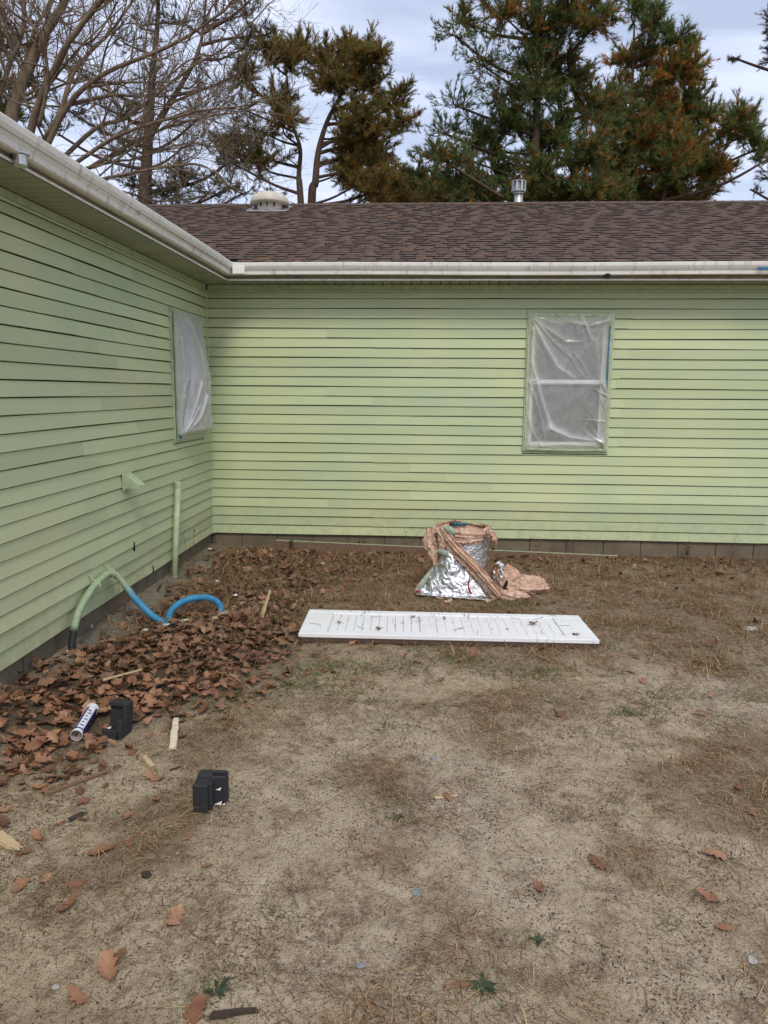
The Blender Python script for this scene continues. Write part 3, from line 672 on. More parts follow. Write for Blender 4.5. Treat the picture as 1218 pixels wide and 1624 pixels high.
# ---- dryer vent hood, dark patches for siding holes
c = at(207, 762, 0, .05); vh = empty('dryer_vent', (.017, c.y, c.z)); vh.parent = house
mb = MB(); mb.bbox((-.002, -.085, -.075), (.010, .085, .075), .003); obj('mounting_plate', mb, MT['trim'], vh)
mb = MB(); mb.add([(.01, -.062, .06), (.01, .062, .06), (.125, .062, -.035), (.125, -.062, -.035), (.125, .062, -.052), (.125, -.062, -.052), (.01, .062, -.06), (.01, -.062, -.06)], [(0, 1, 2, 3), (3, 2, 4, 5), (0, 3, 5, 7), (1, 6, 4, 2)]); hd = mb.mesh('hood'); 
hd.materials.append(MT['trim']); ho = obj('hood', hd, None, vh); md = ho.modifiers.new('thickness', 'SOLIDIFY'); md.thickness = .004
mb = MB(); mb.bbox((.012, -.05, -.05), (.09, .05, -.044), .001); obj('flap', mb, MT['dark'], vh)
for (u, v, su, sv) in ((213, 866, .016, .045), (243, 903, .010, .05)):
    c = at(u, v, 0, .018); r = random.Random(u); V = [(0.0, su*math.cos(k*.63)*(.6+.7*r.random()), sv*math.sin(k*.63)*(.6+.6*r.random())) for k in range(10)]
    V2 = [(.004, y, z) for _, y, z in V]; mb = MB(); mb.add(V+V2, [tuple(range(10)), tuple(range(10, 20))]+[(k, (k+1) % 10, 10+(k+1) % 10, 10+k) for k in range(10)])
    obj('siding_hole_shade', mb, MT['dark'], house, (.0165, c.y, c.z))  # raised black flake standing in for the shade inside a hole

# ------------------------------------------------------------------ trees
def needles(P, D, C, n=14, ln=.19, wd=.016, seed=1, spread=(.2, .95)):
    """spiky needle tufts: P positions, D unit directions, C colours -> triangles"""
    g = np.random.default_rng(seed); m = len(P)
    up = np.where(np.abs(D[:, 2:3]) < .9, np.array([[0, 0, 1.]]), np.array([[1., 0, 0]])); A = np.cross(D, up); A /= np.linalg.norm(A, axis=1)[:, None]; B = np.cross(D, A)
    th = g.uniform(spread[0], spread[1], (m, n)); ph = g.uniform(0, 2*np.pi, (m, n))
    nd = np.cos(th)[..., None]*D[:, None]+np.sin(th)[..., None]*(np.cos(ph)[..., None]*A[:, None]+np.sin(ph)[..., None]*B[:, None])
    nd[..., 2] += .12; nd /= np.linalg.norm(nd, axis=-1)[..., None]
    l = ln*g.uniform(.65, 1.15, (m, n, 1)); base = P[:, None]-D[:, None]*g.uniform(0, 1.1, (m, n, 1))*ln
    side = np.cross(nd, g.normal(size=(m, n, 3))); side /= np.linalg.norm(side, axis=-1)[..., None]+1e-9
    v0 = base-side*wd/2; v1 = base+side*wd/2; v2 = base+nd*l
    V = np.stack([v0, v1, v2], 2).reshape(-1, 3); F = np.arange(len(V)).reshape(-1, 3)
    c = C[:, None, None]*g.uniform(.75, 1.25, (m, n, 1, 1)); c = np.broadcast_to(c, (m, n, 3, 3)).reshape(-1, 3)
    return V, F, c
GREEN = np.array([.112, .178, .058]); DGREEN = np.array([.060, .098, .050]); OLIVE = np.array([.26, .205, .052]); RUST = np.array([.50, .21, .05]); GREY = np.array([.105, .090, .058])
def pine(name, label, Yd, stems, clumps, pal, seed, r0=.2, dens=1.0, tuft=.19, wd=.016, group=None, thick=1.0, tn=14):
    """stems: pixel polylines projected at depth Yd; clumps: (u, v, radius_px, density, mix of rust 0..1)"""
    g = np.random.default_rng(seed); rr = random.Random(seed)
    pxm = F_PX/(Yd-CAM[1])
    ac = Acc(); SP = []
    base = None
    for k, st in enumerate(stems):
        P = [at(u, v, 1, Yd+(0 if k == 0 or st[0][1] < 300 else rr.uniform(-.6, .6))) for u, v in st]
        if k == 0: root = Vector((P[0].x-.05, Yd, 0))
        if st[0][1] > 300: P = [Vector((root.x+.15*k, Yd+.1*k, -.1))]+P
        S_ = spline(P, 40); rad = np.linspace(r0*(1 if k == 0 else (.8 if st[0][1] > 300 else .45)), .025, 40)
        ac.add(*tube(S_-np.array([root.x, Yd, 0]), rad, 8)); SP.append(S_)
    SPA = np.concatenate(SP)
    br = Acc(); TP = []; TD = []; TC = []
    for (u, v, rp_, de, ru) in clumps:
        r = rp_/pxm; c = np.array(at(u, v, 1, Yd)); c[1] += g.uniform(-1, 1)*min(1.6, .6+.35*abs(c[0]-root.x))*.8
        # limb from the trunk, starting lower than the clump
        hd = np.hypot(SPA[:, 0]-c[0], SPA[:, 1]-c[1]); score = np.abs(SPA[:, 2]-(c[2]-.30*hd-.15))+.15*hd; i = int(np.argmin(score)); a = SPA[i]
        mid = (a+c)/2+np.array([g.normal()*.12, g.normal()*.12, -.10*np.linalg.norm(c-a)*.5]); end = c+(c-a)*min(.35, .5*r/(np.linalg.norm(c-a)+1e-6))
        Lb = spline([a, mid, c, c+(end-c)*.4], 14); lr = np.linspace(.022+.016*np.linalg.norm(c-a), .012, 14)*thick
        br.add(*tube(Lb-np.array([root.x, Yd, 0]), lr, 5, cap=False))
        nb = max(4, int(9*de*dens*(r/.6)**1.3)); cr_ = False
        for b in range(nb):
            s = Lb[int(g.uniform(8, 13.9))]; out = g.normal(size=3)*np.array([1., 1., .75]); out[2] += .22
            cr_ = g.uniform() < .5; out /= np.linalg.norm(out); ln = r*g.uniform(.45, 1.05); e = s+out*ln+np.array([0, 0, .10*ln]); m_ = (s+e)/2+g.normal(size=3)*.08*ln-np.array([0, 0, .06*ln])
            Q = spline([s, m_, e], 6); br.add(*tube(Q-np.array([root.x, Yd, 0]), np.linspace(.014, .006, 6)*thick, 3, cap=False))
            # side twigs with tufts
            nt_ = max(3, int(7*de*ln/.6+1))
            for q in range(nt_):
                f = g.uniform(.3, 1.); p = Q[min(5, int(f*5))]; o2 = out*.8+g.normal(size=3)*.6; o2[2] += .45; o2 /= np.linalg.norm(o2)
                l2 = g.uniform(.08, .34)*min(1, r/.45); tip = p+o2*l2
                br.add(*tube(np.array([p, tip])-np.array([root.x, Yd, 0]), [.007*thick, .004*thick], 3, cap=False))
                inner = (1-np.linalg.norm(tip-c)/(1.4*r))
                for kk in range(2 if de > .7 else 1):
                    TP.append(tip-o2*l2*.55*kk); TD.append(o2); isr = g.uniform() < ru*(.55+.5*kk)*(1.6 if cr_ else .45)
                    cc = pal[1] if isr else pal[0]; cc = cc*g.uniform(.7, 1.35); TC.append(cc*.75+pal[2]*.25*g.uniform(.4, 1.2))
            TP.append(e); TD.append(out); TC.append(pal[0]*g.uniform(.8, 1.3))
    TP = np.array(TP)-np.array([root.x, Yd, 0]); TD = np.array(TD); TC = np.array(TC)
    V, F, C = needles(TP, TD, TC, tn, tuft, wd, seed)
    t = empty(name, (root.x, Yd, 0)); tag(t, label, 'tree', group)
    obj('trunk', ac.mesh('trunk', True), MT['pinebark'], t); obj('branches', br.mesh('branches'), MT['pinebark'], t)
    obj('crown', mesh_np('crown', V, F, C), MT['needle'], t)
    return t
P1 = (GREEN, RUST, OLIVE)
pine('pine_tree', 'tall green pine with rust patches standing behind the flue pipe', 15.5, [[(846, 330), (848, 270), (851, 180), (855, 90), (856, 0), (860, -120)], [(905, 330), (902, 250), (885, 150), (880, 40)]],
    [(742,18,36,.9,.25),(722,78,30,.6,.1),(728,165,40,.55,.05),(770,120,48,.6,.2),(800,48,50,.8,.35),(712,206,36,.7,.05),(765,205,48,.8,.08),(745,250,40,.6,.08),(705,272,42,.9,.2),(745,300,42,1.,.25),(800,278,48,1.,.15),(850,60,60,.8,.2),(905,38,55,.9,.35),(850,150,62,.8,.12),(905,115,55,.9,.3),(882,215,62,1.,.15),(820,205,52,.9,.08),(850,285,52,1.,.2),(935,60,45,1.,.5),(940,170,52,1.,.25),(925,255,56,1.1,.25),(800,165,46,.7,.15),(860,-30,70,.9,.2),(930,-20,60,.9,.2),(790,-20,50,.8,.2),(690,300,34,1.,.3),(960,305,45,1.1,.3),(893,305,45,1.,.3),(830,315,44,1.1,.3),(870,318,40,1.,.3),(930,318,40,1.1,.4),(780,315,36,1.1,.3),(880,90,50,.8,.3),(835,110,44,.7,.2),(785,235,36,.8,.1)], P1, 5, .20, 2.7, .15)
pine('pine_tree', 'broad rust and green pine beside the tall pine, crown sloping away', 18.5, [[(1000, 330), (998, 250), (1002, 150), (1006, 40)], [(1048, 335), (1060, 270), (1085, 200)]],
    [(1005,22,26,1.,.1),(1030,48,34,1.,.15),(1062,78,34,1.,.1),(1085,115,36,1.1,.4),(1055,130,45,1.1,.7),(1000,90,42,.9,.5),(985,150,48,1.,.4),(1040,185,55,1.1,.6),(1095,165,42,1.1,.3),(1125,185,36,1.1,.2),(1145,215,38,1.1,.35),(1180,215,30,1.,.15),(1198,240,32,1.,.25),(1090,225,52,1.1,.5),(1015,235,55,1.1,.45),(970,215,45,1.,.3),(985,285,55,1.1,.45),(1050,275,55,1.1,.5),(1110,275,45,1.,.45),(1155,262,36,.9,.4),(1030,310,50,1.1,.4),(1090,315,40,.9,.4),(1195,268,20,.5,.3),(985,318,40,1.1,.4),(1065,318,40,1.,.4),(1130,300,36,.8,.4),(960,260,40,1.,.3),(1065,240,45,1.,.5),(1030,90,34,.9,.3)], (GREEN*1.15, RUST*1.1, OLIVE), 8, .17, 2.6, .17, .018)
pine('pine_tree', 'forked olive pine with two stems rising behind the mushroom roof vent', 17.0, [[(494, 340), (500, 290), (505, 240), (520, 190), (545, 140), (548, 95)], [(478, 335), (474, 280), (476, 235), (462, 190), (455, 120)]],
    [(478,75,34,1.,.3),(432,98,36,.9,.3),(460,110,42,1.,.35),(520,92,44,1.,.35),(545,70,26,1.,.25),(575,100,42,1.1,.4),(600,112,32,.9,.35),(628,130,26,.9,.25),(615,150,32,.9,.35),(580,148,42,1.,.4),(530,140,45,.9,.3),(400,140,38,.8,.35),(440,150,40,.8,.3),(385,170,36,.6,.2),(410,200,38,.7,.3),(455,205,42,.8,.35),(372,225,38,.8,.35),(410,250,45,.9,.4),(375,265,36,.7,.2),(610,185,34,.8,.3),(638,192,26,1.,.3),(575,205,45,.9,.3),(545,195,36,.8,.3),(560,238,50,1.1,.45),(600,240,38,.9,.35),(540,265,38,.9,.45),(575,290,50,1.1,.5),(615,290,40,1.,.5),(600,315,42,1.,.5),(455,250,28,.5,.3),(640,315,30,.9,.45),(625,212,22,.4,.2)], (OLIVE*.9, RUST*.75, GREEN), 13, .16, 2.9, .15, .016)
pine('pine_tree', 'sparse dark pine with a straight trunk behind the bare tree', 13.5, [[(231, 345), (232, 270), (237, 190), (243, 110), (250, 30), (252, -90)], [(234, 222), (262, 175), (290, 130), (318, 70), (330, -40)]],
    [(196,62,34,.55,.05),(232,40,40,.55,.1),(285,30,40,.6,.1),(335,25,36,.6,.1),(380,10,34,.6,.1),(415,5,28,.6,.1),(330,75,38,.55,.1),(370,60,36,.6,.15),(300,115,40,.5,.1),(345,130,36,.5,.1),(385,105,30,.5,.1),(255,140,42,.5,.1),(190,175,40,.6,.1),(150,160,38,.6,.1),(120,185,36,.6,.15),(175,215,38,.5,.1),(205,245,42,.55,.25),(110,225,36,.6,.1),(330,205,45,.6,.2),(370,250,42,.7,.2),(345,285,42,.7,.2),(285,290,42,.9,.35),(265,310,36,.8,.3),(330,312,36,.7,.1),(375,305,30,.6,.1),(205,290,36,.8,.3),(255,-40,80,.6,.1),(340,-50,70,.6,.1),(300,240,36,.4,.1),(405,30,28,.5,.1),(435,320,26,.5,.05),(140,130,32,.4,.1)], (GREY, OLIVE*.8, DGREEN), 17, .24, 2.3, .12, .014)
pine('pine_tree', 'green and orange pine crown above the gutter behind the thick bare limbs', 12.0, [[(-40, 330), (-30, 200), (-35, 60), (-40, -90)]],
    [(8,80,36,1.1,.4),(20,115,36,1.,.4),(-10,130,46,1.2,.4),(28,160,32,.9,.3),(5,185,40,1.1,.3),(-20,60,40,1.,.2),(30,195,28,.8,.2),(-30,220,50,1.,.3),(12,40,24,.7,.2)], (GREEN, RUST*.9, OLIVE), 19, .24, 1.8, .13)
pine('pine_tree', 'low dark pine top showing between the forked pine and flue pipe', 22.0, [[(668, 345), (668, 310), (670, 280)]],
    [(640,300,24,1.2,.3),(662,290,26,1.2,.3),(690,296,26,1.2,.2),(672,312,34,1.3,.35),(705,308,30,1.3,.3),(640,318,28,1.2,.4),(728,302,30,1.2,.2),(725,318,34,1.2,.4),(608,318,26,1.1,.4)], (DGREEN*1.2, RUST*.6, GREEN), 23, .14, 3.0, .18, .02)
pine('pine_tree', 'pine standing apart whose single bough tips reach past the sloping pine', 14.0, [[(1330, 330), (1325, 150), (1320, 0)]],
    [(1205,66,16,.9,.2),(1228,52,24,1.,.1),(1190,70,9,.8,.3),(1262,80,40,1.,.1),(1205,296,16,.5,.1),(1232,290,30,.8,.1),(1275,200,50,1.,.2),(1290,20,50,1.,.2)], (GREY*1.1, RUST*.6, DGREEN), 29, .2, 1.8, .13, .014)

# bare oak: pale limbs and fine twigs
def bare_tree():
    Yd = 7.5; g = np.random.default_rng(31); root = Vector((at(20, 300, 1, Yd).x, Yd, 0)); o = np.array(root)
    big = Acc(); small = Acc()
    def limb(pts, r0, r1, n=18, dep=0.):
        P = [np.array(at(u, v, 1, Yd+dy)) for u, v, dy in pts]; return spline(P, n), np.linspace(r0, r1, n)
    def grow(Pl, Rl, level, n_child):
        for k in range(n_child):
            f = g.uniform(.22, .99); i = int(f*(len(Pl)-1)); p = Pl[i]; t = Pl[min(i+1, len(Pl)-1)]-Pl[max(i-1, 0)]; t = t/(np.linalg.norm(t)+1e-9)
            d = t*.75+g.normal(size=3)*np.array([.55, .5, .55]); d[2] += .12; d /= np.linalg.norm(d)
            ln = {1: g.uniform(.9, 2.2), 2: g.uniform(.4, 1.1), 3: g.uniform(.18, .5)}[level]*(1-.35*f)
            r = min(Rl[i]*.6, {1: .028, 2: .012, 3: .0065}[level]); m1 = p+d*ln*.5+g.normal(size=3)*.10*ln; e = p+d*ln+g.normal(size=3)*.14*ln+np.array([0, 0, .1*ln])
            ns = {1: 9, 2: 6, 3: 4}[level]; Q = spline([p, m1, e], ns); Rr = np.linspace(r, max(.003, r*.3), ns)
            small.add(*tube(Q-o, Rr, {1: 5, 2: 4, 3: 3}[level], cap=False))
            if level < 3: grow(Q, Rr, level+1, {1: 6, 2: 4}[level])
    trunk = limb([(-40, 420, 0), (-10, 330, 0), (10, 260, 0)], .26, .19); tp = trunk[0]; tp = np.vstack([[o[0], o[1], -.1], tp])
    big.add(*tube(tp-o, np.r_[.3, trunk[1]], 10))
    LM = [([(10,270,0),(22,170,.3),(58,85,.6),(110,0,.9),(140,-70,1.)], .15, .05), ([(35,262,0),(62,170,-.3),(100,92,-.6),(165,0,-1.),(190,-60,-1.2)], .085, .03), ([(40,265,.1),(92,185,.4),(120,110,.8),(190,40,1.2),(245,-30,1.5)], .065, .02),
          ([(60,262,0),(110,165,-.2),(168,115,-.5),(255,75,-.9),(330,20,-1.2),(370,-30,-1.4)], .06, .016), ([(70,280,.2),(150,205,.5),(205,185,.8),(290,120,1.2),(370,70,1.5),(440,5,1.8)], .052, .012), ([(80,290,0),(130,250,-.2),(200,205,-.6),(300,175,-1.),(360,165,-1.3),(425,150,-1.5)], .05, .011),
          ([(80,300,.2),(150,262,.5),(240,215,.9),(330,190,1.3),(400,182,1.6)], .05, .011), ([(85,305,-.1),(165,282,-.4),(260,262,-.8),(330,262,-1.2),(372,300,-1.5)], .042, .010), ([(-10,260,0),(-5,170,.2),(25,70,.3),(40,-20,.4)], .07, .03), ([(0,250,.3),(50,60,.9),(75,10,1.1),(95,-40,1.2)], .05, .02), ([(75,290,0),(140,265,.4),(210,250,.8),(300,225,1.3),(375,235,1.6)], .035, .010), ([(62,200,-.3),(75,130,-.5),(60,60,-.8),(20,30,-1.),(0,10,-1.1)], .04, .014), ([(110,165,-.2),(180,150,.3),(240,150,.6),(310,95,.9),(400,85,1.2)], .035, .01), ([(80,310,.1),(180,300,.5),(250,318,.8),(300,305,1.1)], .03, .009)]
    for pts, r0, r1 in LM:
        P, Rr = limb(pts, r0, r1, 26); P = P+np.cumsum(g.normal(size=P.shape)*.018, 0)*np.linspace(0, 1, 26)[:, None]
        big.add(*tube(P-o, Rr, 8)); grow(P, Rr, 1, 15)
    t = empty('bare_tree', root); tag(t, 'bare pale-limbed tree spreading over the roof valley with leafless twigs', 'tree')
    obj('trunk', big.mesh('trunk', True), MT['oakbark'], t); obj('twigs', small.mesh('twigs'), MT['oakbark'], t)
bare_tree()

# ------------------------------------------------------------------ leaves, grass, debris
def leaf_mesh(seed):
    g = random.Random(seed); pr = [(0, .012), (.10, .02), (.17, .13), (.23, .085), (.34, .25), (.43, .14), (.54, .30), (.64, .16), (.76, .23), (.84, .12), (.93, .10), (1., .004)]
    n = len(pr); c1, c2, tw, wv = g.uniform(-1.2, 2.6), g.uniform(-.8, 1.2), g.uniform(-1., 1.), g.uniform(.02, .07); ph = g.uniform(0, 6); V = []
    L_, R_ = [], []
    for s, A in ((1, L_), (-1, R_)):
        for x, y in pr: A.append((x+g.uniform(-.03, .03)*(y > .03)+(.09 if y > .1 else 0)*1.0, s*y*g.uniform(.8, 1.15)))
    mid = [(x, 0) for x, _ in pr]
    for row in (L_, mid, R_):
        for x, y in row: V.append((x-.5, y, c1*y*y+c2*(x-.5)**2+tw*y*(x-.5)+wv*math.sin(9*x+ph+5*y)))
    F = []
    for k in range(n-1): F += [(k, k+1, n+k+1, n+k), (n+k, n+k+1, 2*n+k+1, 2*n+k)]
    V = np.array(V); V[:, 2] -= V[:, 2].min()
    return V, np.array(F)
LV = [leaf_mesh(s) for s in range(12)]
LM_ = []
for V, F in LV:
    m_ = mesh_np('oak_leaf', V, F, smooth=True); m_.materials.append(MT['leaf']); LM_.append(m_)
def euler_np(rx, ry, rz):
    cx, sx, cy, sy, cz, sz = np.cos(rx), np.sin(rx), np.cos(ry), np.sin(ry), np.cos(rz), np.sin(rz)
    return np.array([[cy*cz, sx*sy*cz-cx*sz, cx*sy*cz+sx*sz], [cy*sz, sx*sy*sz+cx*cz, cx*sy*sz-sx*cz], [-sy, sx*cy, cx*cy]])
def lerpc(t):
    for (p, c), (q, d) in zip(LEAFC[:-1], LEAFC[1:]):
        if t <= q: f = (t-p)/(q-p); return np.array(c)*(1-f)+np.array(d)*f
nleaf = 0
def leaf_obj(x, y, z, size, rot, label, group, var=None):
    global nleaf; nleaf += 1
    o = obj('oak_leaf', LM_[rnd.randrange(12) if var is None else var], None, None, (x, y, z), rot, (size, size, size)); tag(o, label, 'leaf', group); return o
# lone leaves on the sand, where the photograph shows them
LONE = [(165,1352,.15),(275,1465,.14),(172,1548,.15),(185,1525,.1),(945,1368,.13),(857,1412,.10),(1125,1430,.12),(1130,1360,.13),(250,1237,.14),(130,1275,.11),(35,1405,.13),(310,1612,.15),(205,1340,.08),(120,1408,.09),(105,1447,.11),(120,1585,.12),(40,1355,.10),(60,1250,.10),(250,1270,.06),(710,1268,.09),(640,1040,.1),(905,1060,.1),(1000,1065,.1),(1010,1045,.09),(1020,1080,.1),(820,1090,.08),(1040,1010,.09),(395,1120,.09),(330,1140,.07),(360,1130,.08),(690,1160,.06),(560,1080,.07),(1170,1250,.1),(1195,1290,.1),(1150,1475,.09),(300,1330,.05),(330,1375,.06),(70,1400,.08),(60,1330,.09),(130,1300,.07),(420,1075,.11),(780,1095,.06),(200,1300,.07)]
LONEL = {8: 'dead brown oak leaf under the tan round stick', 11: 'dead oak leaf beside the charred black stick', 16: 'dead oak leaf beside the broad tan wood wedge', 13: 'dead oak leaf touching the square brown wood chip'}
for k, (u, v, s) in enumerate(LONE):
    p = gp(u, v); r = random.Random(500+k)
    leaf_obj(p.x, p.y, ghs(p.x, p.y)+.004, s*.8, (r.uniform(-.2, .2), r.uniform(-.2, .2), r.uniform(0, 6.28)), LONEL.get(k, 'dead brown oak leaf lying loose on the bare sandy ground'), 'lone oak leaves on the sand', k % 12)
# leaf pile along the side wall
g = np.random.default_rng(77); cand = []
while len(cand) < 2050:
    x = g.uniform(-.05, 3.2); y = g.uniform(-5.3, .0)
    e = g.normal(size=2)*.12; 
    if not bool(in_poly(np.array([x+e[0]]), np.array([y+e[1]]), PILE)[0]): continue
    dens = 1.0 if y < -2.4 else .6
    if x > 1.2 and y > -2.2: dens = .42
    if g.uniform() > dens: continue
    if .40 < x < .9 and -2.85 < y < -2.4 and g.uniform() < .35: continue
    if (x-.87)**2+(y+4.55)**2 < .115**2 or any((x-(.66+.05*t))**2+(y-(-4.62+.13*t))**2 < .055**2 for t in (0., .7, 1.4, 2.1)): continue
    cand.append((x, y))
cand.sort(key=lambda p: (p[0]-CAM[0])**2+(p[1]-CAM[1])**2)
acc = Acc(); singles_left = 215; tops = []
for k, (x, y) in enumerate(cand):
    near = np.hypot(x-CAM[0], y-CAM[1]); s = g.uniform(.055, .125); lay = g.uniform(0, 1)**1.5
    depth = .055*min(1, max(0, (y+5.2)/.9)+.25)
    if y > -2.3: depth *= .6
    z = ghs(x, y)+.003+lay*depth; tilt = .55*(.4+lay); rot = (g.normal()*tilt*.6, g.normal()*tilt*.6, g.uniform(0, 6.28))
    if lay > .25 and singles_left > 0:
        singles_left -= 1; leaf_obj(x, y, z, s, rot, 'dead brown oak leaf in the drift heaped along the side wall', 'oak leaves in the drift')
    else:
        V, F = LV[k % 12]; Rm = euler_np(*rot); acc.add(V*s@Rm.T+np.array([x, y, z]), F, (lerpc(g.uniform())*.85+np.array([.05, .04, .03])*g.uniform())*g.uniform(.45, 1.15))
for k in range(420):     # thinner scatter along the back wall and across the yard
    if k < 330: x = g.uniform(.3, 7.5); y = -.15-abs(g.normal())*.55
    else: x = g.uniform(.6, 6.5); y = g.uniform(-4.2, -.5)
    V, F = LV[k % 12]; s = g.uniform(.05, .11); Rm = euler_np(g.normal()*.3, g.normal()*.3, g.uniform(0, 6.28)); acc.add(V*s@Rm.T+np.array([x, y, ghs(x, y)+.006+g.uniform(0, .02)]), F, lerpc(g.uniform())*g.uniform(.6, 1.))
PL = np.array(PILE)
for k in range(230):      # stray leaves fading out from the drift
    i = g.integers(1, 15); f = g.uniform(); p_ = PL[i]*(1-f)+PL[i+1]*f+g.normal(size=2)*.22
    if (p_[0]-.87)**2+(p_[1]+4.55)**2 < .12**2 or p_[0] < .05 or p_[1] > -.1: continue
    V, F = LV[k % 12]; s = g.uniform(.04, .095); Rm = euler_np(g.normal()*.35, g.normal()*.35, g.uniform(0, 6.28)); acc.add(V*s@Rm.T+np.array([p_[0], p_[1], ghs(p_[0], p_[1])+.003]), F, lerpc(g.uniform())*g.uniform(.5, 1.1))
tag(obj('leaf_litter', acc.mesh('leaf_litter', True), MT['litter']), 'matted layer of dead brown oak leaves', 'leaf litter', kind='stuff')

def blades(x, y, z, head, pitch, ln, wd, bend, col):
    """curved two-piece grass blades; arrays of n"""
    n = len(x); P0 = np.stack([x, y, z], -1); hd = np.stack([np.cos(head), np.sin(head), 0*head], -1); sd = np.stack([-np.sin(head), np.cos(head), 0*head], -1)
    def pt(f): 
        a = pitch-bend*f; return P0+(hd*np.cos(a)[:, None]+np.array([0, 0, 1.])*np.sin(a)[:, None])*(ln*f)[:, None]
    p1, p2 = pt(.5), pt(1.); w_ = (sd*wd[:, None])/2
    V = np.stack([P0-w_, P0+w_, p1+w_*.8, p1-w_*.8, p2], 1).reshape(-1, 3); b = np.arange(n)[:, None]*5
    V[:, 2] = np.maximum(V[:, 2], gh(V[:, 0], V[:, 1])+.001)
    return V, [b+np.array([[0, 1, 2, 3]]), b+np.array([[3, 2, 4]])], np.repeat(col, 5, 0)
def scatter(n, dfun, seed, xr=(-.1, 7.6), yr=(-7.2, -.02)):
    q = np.random.default_rng(seed); out = []
    tot = 0
    while tot < n:
        x = q.uniform(*xr, 40000); y = q.uniform(*yr, 40000); k = q.uniform(size=40000) < dfun(x, y); out.append(np.stack([x[k], y[k]], -1)); tot += k.sum()
    return np.concatenate(out)[:n]
def dstraw(x, y):
    l, s, m, w_ = zones(x, y); cl = sstep(.38, .6, fbm(x*5, y*5, 91, 3)); return np.clip((s*.9+.03)*(.25+.75*cl)*(1-.7*w_)*np.where(y > -2.9, 1-.25*l, 1-.75*l), 0, 1)
XY = scatter(125000, dstraw, 3); n = len(XY); q = np.random.default_rng(4)
ct = q.uniform(size=(n, 1)); colr = np.array([.45, .31, .165])*(1-ct)+np.array([.20, .11, .058])*ct; colr *= q.uniform(.5, 1.35, (n, 1))
nr = XY[:, 1] < -3.6; stand = (q.uniform(size=n) < np.where(nr, .08, .22)); wsc = np.where(nr, .72, 1.)
V, F, C = blades(XY[:, 0], XY[:, 1], gh(XY[:, 0], XY[:, 1])+q.uniform(0, .022, n)*(1+1.6*(in_poly(XY[:, 0], XY[:, 1], PILE))), q.uniform(0, 6.283, n), np.where(stand, q.uniform(.3, 1.2, n), q.uniform(.0, .35, n)), q.uniform(.03, .13, n), q.uniform(.0022, .0050, n)*wsc, q.uniform(.0, 1.1, n), colr)
tag(obj('dry_grass', mesh_np('dry_grass', V, F, C), MT['straw']), 'dry tan straw and dead grass matted over the soil', 'dry grass', kind='stuff')
# green tufts
GP = [(500,1065,.10,160),(520,1085,.12,160),(480,1090,.08,90),(545,1055,.09,110),(720,1045,.10,130),(690,1030,.09,90),(760,1050,.09,60),(800,962,.09,170),(830,958,.08,150),(770,965,.06,90),(985,985,.1,60),(860,1065,.1,90),(1050,1100,.09,80),(875,1075,.07,50),(1180,1060,.12,100),(1150,1030,.1,60),(1030,1120,.06,60),(620,1276,.04,60),(633,1300,.03,45),(440,1450,.035,60),(1020,1190,.05,50),(640,1050,.08,60),(1060,1470,.025,30),(850,1490,.03,40),(760,1568,.05,70),(320,1570,.045,60),(980,1280,.05,50),(1100,960,.12,60),(960,1025,.08,70),(1200,1105,.08,80),(590,1060,.08,90),(345,1120,.08,90),(380,1105,.07,90),(310,1060,.05,60),(325,1052,.05,60),(590,945,.07,50),(700,955,.05,70)]
GP += [(rnd.uniform(420, 1218), 960+abs(rnd.gauss(0, 1))*130, rnd.uniform(.03, .1), rnd.randrange(12, 45)) for _ in range(80)]
bx_, by_, bc, bl_ = [], [], [], []
for u, v, r, m in GP:
    p = gp(u, v)
    for k in range(int(m*1.1)): bx_.append(p.x+q.normal()*r*1.3); by_.append(p.y+q.normal()*r*.9); t = q.uniform(); bc.append(np.array([.085, .135, .042])*(1-t)+np.array([.18, .17, .07])*t); bl_.append(r)
n = len(bx_); bx_, by_ = np.array(bx_), np.minimum(np.array(by_), -.03)
V, F, C = blades(bx_, by_, gh(bx_, by_), q.uniform(0, 6.283, n), q.uniform(.15, 1.2, n), q.uniform(.03, .10, n)*np.where(by_ < -4.4, .5, 1.), q.uniform(.0028, .0056, n)*np.where(by_ < -4.4, .6, 1.), q.uniform(.1, 1., n), np.array(bc)*q.uniform(.7, 1.3, (n, 1)))
tag(obj('green_grass', mesh_np('green_grass', V, F, C), MT['straw']), 'small green grass tufts growing through the sand', 'grass', kind='stuff')
# pine needles lying on the sand
def dneed(x, y):
    return np.clip(.12+.9*sstep(.42, .62, fbm(x*3.1, y*3.1, 131, 3))+.35*sstep(1.9, 1.0, x)*sstep(-4.6, -5.2, y), 0, 1)
XY = scatter(34000, dneed, 6, yr=(-7.2, -2.6)); n = len(XY)
ct = q.uniform(size=(n, 1)); colr = (np.array([.26, .15, .07])*(1-ct)+np.array([.06, .036, .022])*ct)*q.uniform(.5, 1.4, (n, 1))
V, F, C = blades(XY[:, 0], XY[:, 1], gh(XY[:, 0], XY[:, 1])+q.uniform(.001, .006, n), q.uniform(0, 6.283, n), q.uniform(-.02, .12, n), q.uniform(.012, .11, n)*q.uniform(.4, 1., n), q.uniform(.0009, .0020, n), q.uniform(-.1, .2, n), colr)
tag(obj('pine_needles', mesh_np('pine_needles', V, F, C), MT['straw']), 'fallen brown pine needles strewn over the sand', 'pine needles', kind='stuff')
